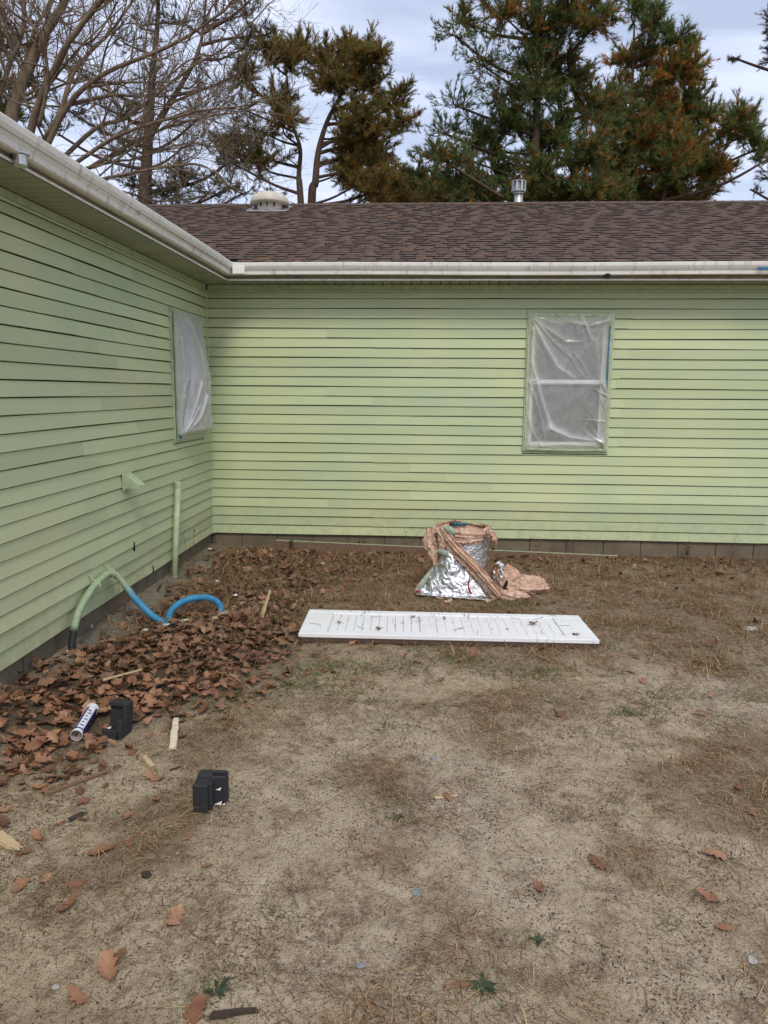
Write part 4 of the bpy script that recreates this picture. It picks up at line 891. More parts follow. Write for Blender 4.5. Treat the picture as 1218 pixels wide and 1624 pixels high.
# soil crumbs: tiny dark and pale bits
def dcr(x, y): return np.clip(.25+.75*sstep(.40, .62, fbm(x*6, y*6, 171, 3)), 0, 1)*np.where(y < -4.0, 1., .35)
XY = scatter(150000, dcr, 9, xr=(.2, 6.8), yr=(-7.2, -1.8)); n = len(XY); s = q.uniform(.0009, .0026, n)*(q.uniform(size=n)**2+.55)
pal_ = np.array([(.05, .038, .03), (.085, .062, .045), (.13, .085, .05), (.16, .10, .06), (.55, .49, .40), (.33, .28, .22)]); colr = pal_[q.choice(6, n, p=[.24, .24, .20, .12, .09, .11])]
z = gh(XY[:, 0], XY[:, 1]); th = q.uniform(0, 6.283, n); el = q.uniform(1., 2.8, n)
B = np.stack([XY[:, 0], XY[:, 1], z+.001], -1)[:, None]
a = np.stack([np.cos(th), np.sin(th), 0*th], -1)*(s*el)[:, None]; b = np.stack([-np.sin(th), np.cos(th), 0*th], -1)*s[:, None]
V = np.concatenate([B-a[:, None], B+b[:, None]*.9, B+a[:, None], B-b[:, None], B+np.array([0, 0, 1.])*(s*.9)[:, None, None]], 1).reshape(-1, 3); b0 = np.arange(n)[:, None]*5
F = np.concatenate([b0+np.array([[i, (i+1) % 4, 4]]) for i in range(4)])
F = F[:, ::-1]
tag(obj('soil_crumbs', mesh_np('soil_crumbs', V, F, np.repeat(colr, 5, 0)), MT['straw']), 'dark crumbs of bark and pale grit on the sandy soil', 'grit', kind='stuff')

# ------------------------------------------------------------------ things in the yard
def V3(v): return Vector(v)
# white panelled door lying on the grass
fl_, fr_, bl__, br_ = gp(473, 1004, .075), gp(951, 1015, .060), gp(488, 970, .055), gp(912, 972, .05)
ex = (fr_-fl_); Ld = ex.length; ex.normalize(); ey = ((bl__-fl_)+(br_-fr_))/2; ey = ey-ex*ey.dot(ex); Wd = ey.length; ey.normalize(); ez = ex.cross(ey)
dm = Matrix((( ex.x, ey.x, ez.x), (ex.y, ey.y, ez.y), (ex.z, ey.z, ez.z))).to_4x4()
door = empty('bifold_panel', fl_-ez*.034, dm.to_euler()); tag(door, 'white panelled bifold door lying flat on the dry grass', 'door panel')
T = .034
pan = [(.20, .86), (.98, Ld-.22)]; y0_, y1_ = .085, Wd-.085
def dbox(name, p, q, mat='white', bev=.003): mb = MB(); mb.bbox(p, q, bev); return obj(name, mb, MT[mat], door)
dbox('stile', (0, 0, .004), (Ld, y0_, T)); dbox('stile', (0, y1_, .004), (Ld, Wd, T))
xs_ = [0]+[c for p in pan for c in p]+[Ld]
for k in range(0, len(xs_), 2): dbox('rail', (xs_[k], y0_, .004), (xs_[k+1], y1_, T-.0006))
dbox('backing', (.006, .006, -.032), (Ld-.006, Wd-.006, .012), 'doorback', .002)
for pi, (p0, p1) in enumerate(pan):
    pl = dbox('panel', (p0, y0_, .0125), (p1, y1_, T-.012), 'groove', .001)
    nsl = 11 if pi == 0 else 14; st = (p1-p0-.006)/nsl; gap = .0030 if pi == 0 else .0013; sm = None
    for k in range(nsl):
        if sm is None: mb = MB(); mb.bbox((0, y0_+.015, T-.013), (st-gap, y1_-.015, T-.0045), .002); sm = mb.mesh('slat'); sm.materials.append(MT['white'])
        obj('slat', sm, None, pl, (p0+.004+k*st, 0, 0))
    for sgn, yy in ((0, y0_+.001), (1, y1_-.011)): mb = MB(); mb.bbox((p0+.002, yy, T-.013), (p1-.002, yy+.010, T-.003), .002); obj('moulding', mb, MT['white'], pl)
for f in (.165, .865): mb = MB(); mb.bbox((Ld*f, Wd, .016), (Ld*f+.10, Wd+.018, .022), .001); obj('hinge', mb, MT['rust'], door)
LD = [(538,985,.05),(600,995,.06),(655,975,.05),(662,982,.03),(705,977,.04),(845,985,.07),(915,1003,.07),(805,994,.03),(520,1012,.09),(560,1016,.10),(640,1008,.05)]
for k, (u, v, s) in enumerate(LD):
    P = at(u, v, 2, .078); r = random.Random(90+k); onto = k < 8
    if not onto: P = gp(u, v+6); P.z = ghs(P.x, P.y)+.012
    else:
        lc = fl_-P; P = P-ez*((P-fl_).dot(ez)-.002)
    leaf_obj(P.x, P.y, P.z, s*1.15, (r.uniform(-.3, .3), r.uniform(-.3, .3), r.uniform(0, 6.28)), 'small dead leaf lying on top of the white door' if onto else 'dead oak leaf leaning against the front edge of the white door', 'leaves on the white door' if onto else 'leaves against the white door')
# bits of straw fallen on the door
q = np.random.default_rng(44); n = 26; lx = q.uniform(.1, Ld-.1, n); ly = q.uniform(.03, Wd-.03, n); P = np.array([tuple(fl_+ex*a+ey*b+ez*.001) for a, b in zip(lx, ly)])
hd = q.uniform(0, 6.28, n); dd = np.stack([np.cos(hd), np.sin(hd), 0*hd], -1); sd = np.stack([-np.sin(hd), np.cos(hd), 0*hd], -1); ln = q.uniform(.015, .11, n)[:, None]
V = np.stack([P-sd*.0013, P+sd*.0013, P+dd*ln+sd*.0008, P+dd*ln-sd*.0008], 1); V[:, 2:, 2] += .003
V = np.concatenate([V, V+np.array([0, 0, .0016])], 1).reshape(-1, 3); b0 = np.arange(n)[:, None]*8
F = np.concatenate([b0+np.array([f]) for f in Q6]); tag(obj('straw_bits', mesh_np('straw_bits', V, F, np.repeat(np.array([.12, .07, .04])*q.uniform(.4, 1.6, (n, 1)), 8, 0)), MT['straw']), 'thin straw and twig bits scattered on the white door', 'straw', kind='stuff')

# foil faced insulation heap
YB = -1.62
def ap(u, v, y): return np.array(at(u, v, 1, y))
ins = empty('insulation_heap', (2.72, -1.6, 0)); tag(ins, 'crumpled heap of torn foil-faced fibreglass insulation by the back wall', 'insulation')
O_ = np.array([2.72, -1.6, 0])
# upright roll
nu, nv = 110, 60; U, Vv = np.meshgrid(np.linspace(0, 2*np.pi, nu, endpoint=False), np.linspace(0, 1, nv))
tl, tr_ = ap(690, 846, -1.45), ap(776, 850, -1.45); cx = (tl[0]+tr_[0])/2; rx = (tr_[0]-tl[0])/2; top = tl[2]
rr_ = 1+.045*(fbm(np.cos(U)*3+4, np.sin(U)*3+Vv*5, 5, 4)-.47)*2+.03*np.sin(U*3+Vv*4)*(1-Vv)
Xr = cx+np.sign(np.cos(U))*np.abs(np.cos(U))**.75*rx*rr_*(1-.03*np.sin(Vv*3.1)); Yr = -1.42+np.sign(np.sin(U))*np.abs(np.sin(U))**.8*.21*rr_; Zr = Vv*top+.012*np.sin(U*5)*Vv
V = np.stack([Xr, Yr, Zr], -1).reshape(-1, 3)-O_; i = np.arange(nv-1)[:, None]*nu; k = np.arange(nu)[None]; F = np.stack([i+k, i+(k+1) % nu, i+nu+(k+1) % nu, i+nu+k], -1).reshape(-1, 4)
obj('foil_sheet', mesh_np('foil_sheet', V, F, smooth=True), MT['foil'], ins)
FL = []
def lumpy(name, pts, rad, n=60, sides=22, lump=.9, lf=14, sq=None, mat='batt', seed=0):
    P = spline(pts, n); Rr = np.interp(np.linspace(0, 1, n), np.linspace(0, 1, len(rad)), rad)
    V, F = tube(P-O_, Rr, sides, True, sq, lump, lf, seed); V = V+(np.random.default_rng(seed).normal(size=V.shape)*.0045); FL.append(V)
    return obj(name, mesh_np(name, V, F, smooth=True), MT[mat], ins)
def ragged(name, pts, width, mat, seed, n=90, m=12, ruff=.018, out=(0, -1., 0), up=None):
    """torn sheet strip: ragged edges, ruffled out of its plane"""
    P = spline(pts, n); T_ = np.gradient(P, axis=0); T_ /= np.linalg.norm(T_, axis=1)[:, None]; ov = np.array(out); sd = np.cross(T_, ov) if up is None else np.broadcast_to(np.array(up, float), T_.shape); sd = sd/np.linalg.norm(sd, axis=1)[:, None]
    nn = np.cross(sd, T_); f = np.linspace(0, 1, n); w_ = np.interp(f, np.linspace(0, 1, len(width)), width); a = np.linspace(-.5, .5, m)
    s_ = np.cumsum(np.r_[0, np.linalg.norm(np.diff(P, axis=0), axis=1)])
    rag = 1+.55*(fbm(s_[:, None]*30+0*a, np.sign(a)[None]*3+0*s_[:, None], seed, 3)-.47)*2*(np.abs(a)[None]*2)
    V = P[:, None]+sd[:, None]*(w_[:, None]*a[None]*rag)[..., None]+nn[:, None]*(ruff*2*(fbm(s_[:, None]*16+a*2, a[None]*5+s_[:, None]*6, seed+9, 3)-.45)+ruff*.5*np.sin(a[None]*9+seed))[..., None]
    V[..., 2] = np.maximum(V[..., 2], .004)
    i = (np.arange(n-1)[:, None]*m+np.arange(m-1)[None]).ravel(); o = obj(name, mesh_np(name, (V-O_).reshape(-1, 3), np.stack([i, i+1, i+m+1, i+m], -1), smooth=True), MT[mat], ins)
    FL.append((V-O_).reshape(-1, 3)); md = o.modifiers.new('thickness', 'SOLIDIFY'); md.thickness = .006; return o
for k, (dr, dz, wd_) in enumerate(((1.0, .005, .085), (1.04, .03, .06), (.95, .045, .05), (1.06, -.02, .06))):
    rim = [(cx+math.cos(a)*rx*dr, -1.42+math.sin(a)*.215*dr, top+dz+.012*math.sin(3*a+k)) for a in np.linspace(-math.pi*1.02, math.pi*.98, 15)]
    ragged('fibreglass_rim', rim, [wd_*.7, wd_, wd_*.8, wd_*1.2, wd_], 'batt', 40+k, 150, 10, .016, up=(0, 0, 1))
lumpy('fibreglass_core', [(cx-rx*.8, -1.42, top-.02), (cx, -1.40, top+.01), (cx+rx*.8, -1.43, top-.01)], [.07, .10, .07], 50, 24, .5, 10, .55, seed=2)
lumpy('fibreglass_flap', [ap(772, 842, -1.62), ap(781, 850, -1.64), ap(784, 862, -1.62), ap(782, 874, -1.60)], [.03, .05, .035, .008], 40, 16, .9, 20, .5, seed=3)
# torn batt hanging down the left of the roll
lumpy('fibreglass_flap', [ap(700, 838, -1.58), ap(684, 845, -1.62), ap(681, 860, -1.63), ap(688, 880, -1.62), ap(684, 903, -1.60)], [.03, .04, .036, .034, .012], 70, 18, 1., 18, .5, seed=4)
# leaning front flap of foil with batt behind it
def patch(name, crv_l, crv_r, mat, bulge, back, seed, amp=.016, n=70):
    A = spline(crv_l, n); B = spline(crv_r, n); t = np.linspace(0, 1, n)[None, :, None]; P = A[:, None]*(1-t)+B[:, None]*t
    s = np.linspace(0, 1, n)[:, None]; tt = t[..., 0]; bl = np.sin(np.pi*tt)*np.sin(np.pi*np.clip(s*.9+.1, 0, 1)); P[..., 1] -= bulge*bl
    nz = fbm(P[..., 0]*22, P[..., 2]*22+3, seed, 4)-.47; rd = 1-np.abs(2*fbm(P[..., 0]*9+P[..., 2]*7, P[..., 2]*13-P[..., 0]*6, seed+5, 3)-.95)
    P[..., 1] -= amp*(nz*1.6+rd*1.4)*np.minimum(1, 6*np.minimum(tt, 1-tt)+.2); P[..., 2] += .4*amp*nz
    P[..., 1] += back; i = (np.arange(n-1)[:, None]*n+np.arange(n-1)[None]).ravel()
    me = mesh_np(name, (P-O_).reshape(-1, 3), np.stack([i, i+1, i+n+1, i+n], -1), smooth=True); o = obj(name, me, MT[mat], ins)
    md = o.modifiers.new('thickness', 'SOLIDIFY'); md.thickness = .005 if mat == 'foil' else .05; md.offset = 1; return o
cl = [ap(703, 868, -1.66), ap(694, 888, -1.68), ap(676, 912, -1.71), ap(659, 934, -1.76), gp(660, 942, .03)]
crr = [ap(712, 866, -1.68), ap(735, 890, -1.70), ap(760, 917, -1.74), ap(783, 942, -1.80), gp(785, 951, .02)]
patch('foil_flap', cl, crr, 'foil', .09, 0, 60, .017)
patch('fibreglass_backing', cl, crr, 'batt', .05, .055, 66, .01, 40)
# diagonal torn edge
DG = [(698, 838, -1.66), (712, 858, -1.71), (728, 876, -1.74), (745, 893, -1.77), (762, 912, -1.81), (778, 930, -1.86), (791, 947, -1.88)]
for k, (ou, oy, wd_) in enumerate(((0, 0, .095), (3, -.02, .06), (-4, -.012, .05), (1, -.035, .035))):
    ragged('fibreglass_edge', [ap(u+ou, v-ou*.6, y+oy) for u, v, y in DG], [wd_*.7, wd_, wd_, wd_*.9, wd_*.6], 'batt', 50+k, 120, 10, .016)
ragged('fibreglass_flap', [ap(681, 838, -1.66), ap(680, 856, -1.68), ap(686, 876, -1.69), ap(690, 898, -1.70)], [.06, .10, .08, .03], 'batt', 57, 60, 12, .02)
ragged('fibreglass_flap', [ap(694, 842, -1.70), ap(702, 856, -1.72), ap(700, 872, -1.73)], [.03, .07, .02], 'batt', 58, 50, 10, .02)
lumpy('fibreglass_edge', [ap(u, v, y+.02) for u, v, y in DG], [.02, .028, .03, .03, .026, .024, .018], 110, 18, .8, 20, .6, seed=5)
# batt trailing on the ground
def blob(name, c, r, seed, mat='batt', amp=.35, fr=2.2, n=44):
    th, ph = np.meshgrid(np.linspace(0, 2*np.pi, n*2, endpoint=False), np.linspace(.02, np.pi-.02, n)); d = np.stack([np.cos(th)*np.sin(ph), np.sin(th)*np.sin(ph), np.cos(ph)], -1)
    f = 1+amp*(fbm(d[..., 0]*fr+d[..., 2]*fr+9, d[..., 1]*fr-d[..., 2]*1.3*fr+4, seed, 5)-.47)*2+.12*(1-np.abs(2*fbm(d[..., 0]*5+3, d[..., 2]*6+d[..., 1]*4, seed+3, 3)-.95))
    P = d*f[..., None]*np.array(r)+np.array(c); P[..., 2] = np.maximum(P[..., 2], .004); m2 = 2*n
    i = np.arange(n-1)[:, None]*m2; k = np.arange(m2)[None]; F = np.stack([i+k, i+m2+k, i+m2+(k+1) % m2, i+(k+1) % m2], -1).reshape(-1, 4)
    FL.append((P-O_).reshape(-1, 3)); return obj(name, mesh_np(name, (P-O_).reshape(-1, 3), F, smooth=True), MT[mat], ins)
a_ = gp(826, 940); blob('fibreglass_batt', (a_.x+.02, a_.y+.05, .045), (.20, .13, .085), 3)
a_ = gp(848, 938); blob('fibreglass_batt', (a_.x-.02, a_.y+.03, .05), (.11, .10, .075), 9)
a_ = gp(806, 946); blob('fibreglass_batt', (a_.x, a_.y+.10, .10), (.105, .10, .13), 15)
a_ = gp(796, 950); blob('fibreglass_batt', (a_.x+.05, a_.y+.0, .03), (.16, .06, .045), 21)
a_ = ap(802, 927, -1.94); obj('batt_opening_shade', MB().lathe([(.02, -.045), (.024, -.01), (.02, .03), (.006, .045)], 9, Matrix.Translation(Vector(a_-O_)) @ Matrix.Rotation(.35, 4, 'Y') @ Matrix.Diagonal((.6, .5, .9, 1))), MT['dark'], ins)  # black lump painting the shade inside the batt's opening
lumpy('foil_curl', [ap(783, 925, -1.78), ap(784, 905, -1.80), ap(790, 893, -1.80), ap(796, 899, -1.82), ap(795, 918, -1.84)], [.018, .028, .026, .024, .016], 50, 14, .6, 22, .5, 'foil', 6)
lumpy('red_tape', [ap(780, 915, -1.83), ap(782, 900, -1.84), ap(788, 896, -1.84)], [.008, .012, .006], 24, 8, .4, 20, .3, 'red', 7)
# green oversprayed paper and red print
def ribbon(name, pts, wd, mat, n=26):
    P = spline(pts, n); T_ = np.gradient(P, axis=0); T_ /= np.linalg.norm(T_, axis=1)[:, None]; sd = np.cross(T_, np.array([0, -1., 0])); sd /= np.linalg.norm(sd, axis=1)[:, None]
    w_ = np.interp(np.linspace(0, 1, n), np.linspace(0, 1, len(wd)), wd)[:, None]/2; off = np.array([0, .003, 0])
    V = np.stack([P-sd*w_, P+sd*w_, P+sd*w_+off, P-sd*w_+off], 1).reshape(-1, 3)-O_; b = np.arange(n-1)[:, None]*4
    F = np.concatenate([b+np.array([[j, (j+1) % 4, 4+(j+1) % 4, 4+j]]) for j in range(4)]); F = np.vstack([F, [[3, 2, 1, 0]], [[4*n-4, 4*n-3, 4*n-2, 4*n-1]]])
    return obj(name, mesh_np(name, V, F), MT[mat], ins)
ribbon('paper_scrap', [ap(703, 834, -1.70), ap(712, 840, -1.715), ap(719, 846, -1.71), ap(714, 852, -1.70)], [.004, .07, .055, .004], 'greypaper')
ribbon('paper_scrap', [ap(691, 872, -1.72), ap(704, 877, -1.745), ap(715, 884, -1.76)], [.004, .06, .004], 'greypaper')
ribbon('paper_scrap', [ap(684, 906, -1.745), ap(672, 922, -1.78), ap(664, 934, -1.80)], [.02, .045, .03], 'greypaper')
ribbon('red_tape', [ap(745, 897, -1.865), ap(745, 914, -1.905), ap(743, 930, -1.90), ap(747, 942, -1.88)], [.007, .010, .014, .02], 'red')
ribbon('red_tape', [ap(660, 937, -1.80), ap(670, 941, -1.81), ap(684, 943, -1.82)], [.02, .035, .01], 'red')
# loose fluff that breaks up the torn surfaces
AV = np.concatenate(FL); q = np.random.default_rng(88); m_ = 3600; P = AV[q.integers(0, len(AV), m_)]; P = P[P[:, 2] > .006]; m_ = len(P)
d1 = q.normal(size=(m_, 3)); d1 /= np.linalg.norm(d1, axis=1)[:, None]; d2 = np.cross(d1, q.normal(size=(m_, 3))); d2 /= np.linalg.norm(d2, axis=1)[:, None]; l1 = q.uniform(.008, .03, (m_, 1)); l2 = q.uniform(.002, .007, (m_, 1))
V = np.stack([P-d1*l1*.3, P+d2*l2, P+d1*l1*.7, P-d2*l2], 1).reshape(-1, 3); V[:, 2] = np.maximum(V[:, 2], .004); fc = np.array([(.62, .38, .23), (.72, .53, .35), (.42, .19, .11), (.80, .66, .50)])[q.choice(4, m_, p=[.35, .3, .2, .15])]
o = obj('fibre_fluff', mesh_np('fibre_fluff', V, np.arange(m_*4).reshape(-1, 4), np.repeat(fc, 4, 0)), MT['straw'], ins); o['kind'] = 'stuff'
# torn scraps at its foot
def scrap(name, label, cat, u, v, s, mat, seed, group=None, flat=.35, lift=0.):
    r = random.Random(seed); p = gp(u, v); m_ = 9; V = []; 
    for k in range(m_): a = 2*math.pi*k/m_; q_ = s*r.uniform(.5, 1.); V.append((q_*math.cos(a), q_*math.sin(a)*.7, r.uniform(0, flat*s)))
    V2 = [(x, y, z+max(.0025, s*.06)) for x, y, z in V]; mb = MB(); mb.add(V+V2+[(0, 0, flat*s*.6), (0, 0, flat*s*.6+max(.004, s*.09))], [(k, m_*2, (k+1) % m_) for k in range(m_)]+[(m_+k, m_+(k+1) % m_, m_*2+1) for k in range(m_)]+[(k, (k+1) % m_, m_+(k+1) % m_, m_+k) for k in range(m_)])
    o = obj(name, mb, MT[mat], None, (p.x, p.y, ghs(p.x, p.y)+.002+lift), (0, 0, r.uniform(0, 6))); tag(o, label, cat, group); return o
for k, (u, v, s) in enumerate(((712, 956, .07), (728, 948, .075), (700, 950, .05), (775, 957, .06), (747, 952, .05))):
    scrap('insulation_scrap', 'torn scrap of tan insulation on the ground by the foil heap', 'insulation scrap', u, v, s, 'batt', 300+k, 'torn insulation scraps', .5)
# tool lying on top of the roll
c_ = at(727, 824, 1, -1.42); zt = top+.092
tl_ = empty('utility_knife', (c_.x-.075, -1.46, zt), (0, .02, .12)); tag(tl_, 'small dark teal handheld tool on top of the foil insulation', 'tool')
mb = MB(); mb.lathe([(.010, .05), (.014, .055), (.0165, .08), (.0155, .12), (.011, .155), (.006, .165)], 12, Matrix.Rotation(math.pi/2, 4, 'Y')); obj('handle', mb.mesh('handle', True), MT['teal'], tl_)
mb = MB(); mb.lathe([(.019, .030), (.021, .036), (.021, .050), (.017, .056)], 12, Matrix.Rotation(math.pi/2, 4, 'Y')); obj('collar', mb, MT['teal'], tl_)
mb = MB(); mb.bbox((-.005, -.009, -.011), (.032, .009, .009), .003); obj('nose', mb, MT['black'], tl_)

# long board against the foundation
A = at(437, 857, 1, -.12); B_ = at(980, 882, 1, -.20); Lb = (B_-A).length; ang = math.atan2(B_.y-A.y, B_.x-A.x); pit = math.asin((B_.z-A.z)/Lb)
bd = empty('edging_board', (A.x, A.y, A.z), (0, -pit, ang)); tag(bd, 'long weathered timber board set along the back foundation, green overspray on top', 'board')
mb = MB(); mb.bbox((0, -.0, -.20), (Lb, .04, -.004), .004); obj('plank', mb, MT['oldwood'], bd)
mb = MB(); mb.bbox((.0, -.001, -.0035), (Lb, .041, .001), .001); obj('painted_edge', mb, MT['paintedwood'], bd)

# standpipe by the side wall
b_ = at(276, 917, 0, .06); t_ = at(282, 764, 0, .06)
sp_ = empty('standpipe', (.06, (b_.y+t_.y)/2, 0)); tag(sp_, 'capped vertical pipe painted green, rising beside the side wall', 'pipe')
P = np.array([(0, b_.y-sp_.location.y, b_.z-.06), (0, t_.y-sp_.location.y, t_.z-.05)]); V, F = tube(P, .027, 20); obj('pipe', mesh_np('pipe', V, F, smooth=True), MT['trim'], sp_)
mb = MB(); mb.lathe([(.032, -.055), (.033, -.05), (.033, -.008), (.028, 0.)], 20, Matrix.Translation((0, t_.y-sp_.location.y, t_.z))); obj('cap', mb, MT['trim'], sp_)
mb = MB(); mb.lathe([(.031, -.03), (.031, .012), (.027, .016)], 20, Matrix.Translation((0, b_.y-sp_.location.y, b_.z))); obj('base_collar', mb, MT['whitestrip'], sp_)

# discharge hose
def hose_mat():
    x = Mat('painted_hose', .42, 0, .45); s = x.attr('col'); sc = x.n('ShaderNodeSeparateColor'); x.l(s, sc.inputs[0]); n_ = x.noise(30, 4)
    blue = x.mix(x.ramp(n_, .3, .7), (.030, .19, .36), (.06, .28, .46)); grn = x.mix(x.ramp(n_, .3, .7), (.27, .36, .20), (.36, .44, .28))
    c = x.mix(sc.outputs[0], grn, blue); c = x.mix(sc.outputs[1], c, (.022, .027, .026)); x.color(c); return x.m
hp = [at(113, 1034, 0, .09), at(117, 1000, 0, .085), at(126, 968, 0, .075), at(143, 938, 0, .06), at(160, 918, 0, .055), at(175, 909, 0, .06)]
g0 = gp(262, 989, .03); m0 = (hp[-1]+g0)/2
hp2 = [at(190, 918, 0, .10), at(215, 950, 0, .22), at(240, 975, 0, .37), g0]
bend = gp(266, 988, .035)
hp3 = [bend, Vector(at(272, 968, 1, bend.y+.04)), Vector(at(290, 954, 1, bend.y+.13)), Vector(at(312, 948, 1, bend.y+.22)), Vector(at(334, 949, 1, bend.y+.27)), Vector(at(348, 959, 1, bend.y+.28)), Vector(at(352, 976, 1, bend.y+.26))]
PA = spline([tuple(p) for p in hp+hp2], 620); PB = spline([tuple(p) for p in hp3], 420)
hr = empty('discharge_hose', (hp[0].x, hp[0].y, 0)); tag(hr, 'ribbed blue hose, half painted green, looping from the side wall into leaves', 'hose')
ho_ = np.array(hr.location)
def hosepart(name, P, r, c, amp=.0032):
    s = np.cumsum(np.r_[0, np.linalg.norm(np.diff(P, axis=0), axis=1)]); Rr = r+amp*np.sin(s*2*np.pi/.014); V, F = tube(P-ho_, Rr, 16)
    cc = np.zeros((len(V), 3)); f = np.repeat(s/s[-1], 16); cc[:len(f)] = c(f); cc[len(f):] = c(np.array([0, 1.])); obj(name, mesh_np(name, V, F, cc, True), MT['hose'], hr)
MT['hose'] = hose_mat()
def cA(f): return np.stack([sstep(.66, .80, f), sstep(.115, .085, f), 0*f], -1)
hosepart('painted_section', PA, .024, cA, .0022); hosepart('blue_section', PB, .0245, lambda f: np.stack([0*f+1, 0*f, 0*f], -1))
mb = MB(); mb.lathe([(.028, -.05), (.030, -.045), (.030, .012), (.026, .016)], 18, Matrix.Translation((0, 0, hp[0].z+.0))); obj('coupling', mb, MT['whitestrip'], hr)
for u, v, x_ in ((152, 927, .06), (176, 909, .06)):
    p = np.array(at(u, v, 0, x_))-ho_; rg = [(p[0]+.03*math.cos(a), p[1]+.004*math.sin(a), p[2]+.03*math.sin(a)) for a in np.linspace(0, 2*math.pi, 16)]+[(p[0]-.035, p[1], p[2]+.05), (p[0]-.04, p[1]-.01, p[2]+.07)]
    V, F = tube(spline(rg[:], 50), .005, 6); obj('hanger_strap', mesh_np('hanger_strap', V, F, smooth=True), MT['trim'], hr)

# black foam corner blocks
def corner_block(label, pos, rot, sx, sy, sz, pieces, chips):
    o = empty('foam_corner', pos, rot); tag(o, label, 'foam block', 'black foam corner protectors')
    mb = MB()
    for a, b in pieces: mb.bbox([a[i]*(sx, sy, sz)[i] for i in range(3)], [b[i]*(sx, sy, sz)[i] for i in range(3)], .005)
    chips = [(x*sx, y*sy, z*sz, s_) for x, y, z, s_ in chips]
    obj('foam_body', mb, MT['black'], o)
    for x, y, z, s in chips:
        r = random.Random(int(x*1e4)); c = MB(); c.add([(x-s, y, z), (x, y-.001, z+s*.5), (x+s*.9, y, z+s*.9), (x+s*.6, y-.001, z-s*.2), (x, y+.004, z)], [(0, 1, 2, 3), (0, 4, 1), (1, 4, 2), (2, 4, 3), (3, 4, 0)]); obj('paint_chip', c, MT['chip'], o)
p = gp(306, 1288); p2 = gp(361, 1277)
corner_block('black foam corner block standing open-fronted on the bare sand', (p.x, p.y, ghs(p.x, p.y)-.002), (0, 0, .03), .80, .80, 1.12,
    [((0, 0, 0), (.076, .155, .112)), ((.05, .136, 0), (.155, .158, .118)), ((.06, .108, 0), (.154, .14, .085)), ((.07, .092, 0), (.154, .112, .112)), ((.072, .03, .0), (.092, .100, .108)), ((.002, .085, .06), (.08, .157, .119))],
    [(.115, .0905, .06, .013), (.115, .08, .004, .018), (.143, .08, .004, .008)])
p = gp(160, 1172)
corner_block('black foam corner block tipped back among leaves beside the sealant tube', (p.x, p.y, ghs(p.x, p.y)+.004), (-.18, .02, -.10), .78, .9, 1.0,
    [((0, 0, 0), (.128, .13, .045)), ((0, .085, 0), (.128, .135, .175)), ((.098, 0, 0), (.135, .135, .10)), ((.105, .05, .05), (.136, .136, .172)), ((.085, .01, .04), (.1, .09, .062)), ((.004, .06, .152), (.132, .136, .178))],
    [(.03, .035, .046, .014), (-.002, .10, .13, .012)])

# sealant tube
A = gp(122, 1176); B_ = gp(147, 1140); A.z = ghs(A.x, A.y)+.035; B_.z = ghs(B_.x, B_.y)+.050
d = (B_-A); Lt = d.length; qt = d.to_track_quat('Z', 'Y')
tb = empty('sealant_tube', A, (0, 0, 0)); tb.rotation_euler = qt.to_euler(); tag(tb, 'empty blue and white caulk cartridge lying in the leaves', 'caulk tube')
rt = .029
def arc_shell(name, r, a0, a1, z0, z1, mat, par, th=.0012, n=20):
    V = []; 
    for rr2 in (r, r-th):
        for z in (z0, z1):
            for k in range(n+1): a = a0+(a1-a0)*k/n; V.append((rr2*math.cos(a), rr2*math.sin(a), z))
    m_ = n+1; F = []
    for k in range(n): F += [(k, k+1, m_+k+1, m_+k), (2*m_+k, 3*m_+k, 3*m_+k+1, 2*m_+k+1), (k, 2*m_+k, 2*m_+k+1, k+1), (m_+k, m_+k+1, 3*m_+k+1, 3*m_+k)]
    F += [(0, m_, 3*m_, 2*m_), (n, 2*m_+n, 3*m_+n, m_+n)]
    mb = MB(); mb.add(V, F); return obj(name, mb.mesh(name), MT[mat], par)
arc_shell('barrel', rt, 0, 2*math.pi, 0, Lt, 'bluelab', tb, .0015, 32)
obj('plunger', MB().lathe([(rt-.003, .03), (rt-.003, .036)], 24), MT['tubein'], tb)
obj('liner', MB().lathe([(rt-.0018, .001), (rt-.0019, .035)], 28, cap=False), MT['tubein'], tb)
obj('crimp_ring', MB().lathe([(rt+.0012, -.003), (rt+.0016, .0), (rt+.0012, .007), (rt-.001, .007), (rt-.001, -.003), (rt+.0012, -.003)], 28, cap=False), MT['whitelab'], tb)
obj('end_cap', MB().lathe([(rt+.003, Lt-.012), (rt+.0045, Lt-.008), (rt+.0045, Lt+.010), (rt, Lt+.014), (.009, Lt+.015)], 28), MT['whitelab'], tb)
obj('nozzle', MB().lathe([(.008, Lt+.012), (.006, Lt+.035), (.003, Lt+.055)], 14), MT['capgrey'], tb)
# which way is up in the tube's frame
upl = qt.inverted() @ Vector((-.35, -.55, 1.)); au = math.atan2(upl.y, upl.x)
sg_ = 1
lb = arc_shell('label_panel', rt+.0006, au+.2, au+1.45, .03, Lt-.014, 'whitelab', tb)
arc_shell('label_panel', rt+.0006, au-1.6, au+1.6, .008, .018, 'whitelab', tb)
for k in range(6): zc = .05+k*(Lt-.085)/6; arc_shell('label_letter', rt+.0011, au+.5, au+1.15-.2*(k % 2), zc, zc+.009, 'ink', tb, .0008, 6)
arc_shell('label_stripe', rt+.0006, au-.55, au-.42, .05, Lt-.03, 'whitelab', tb, .001, 6)

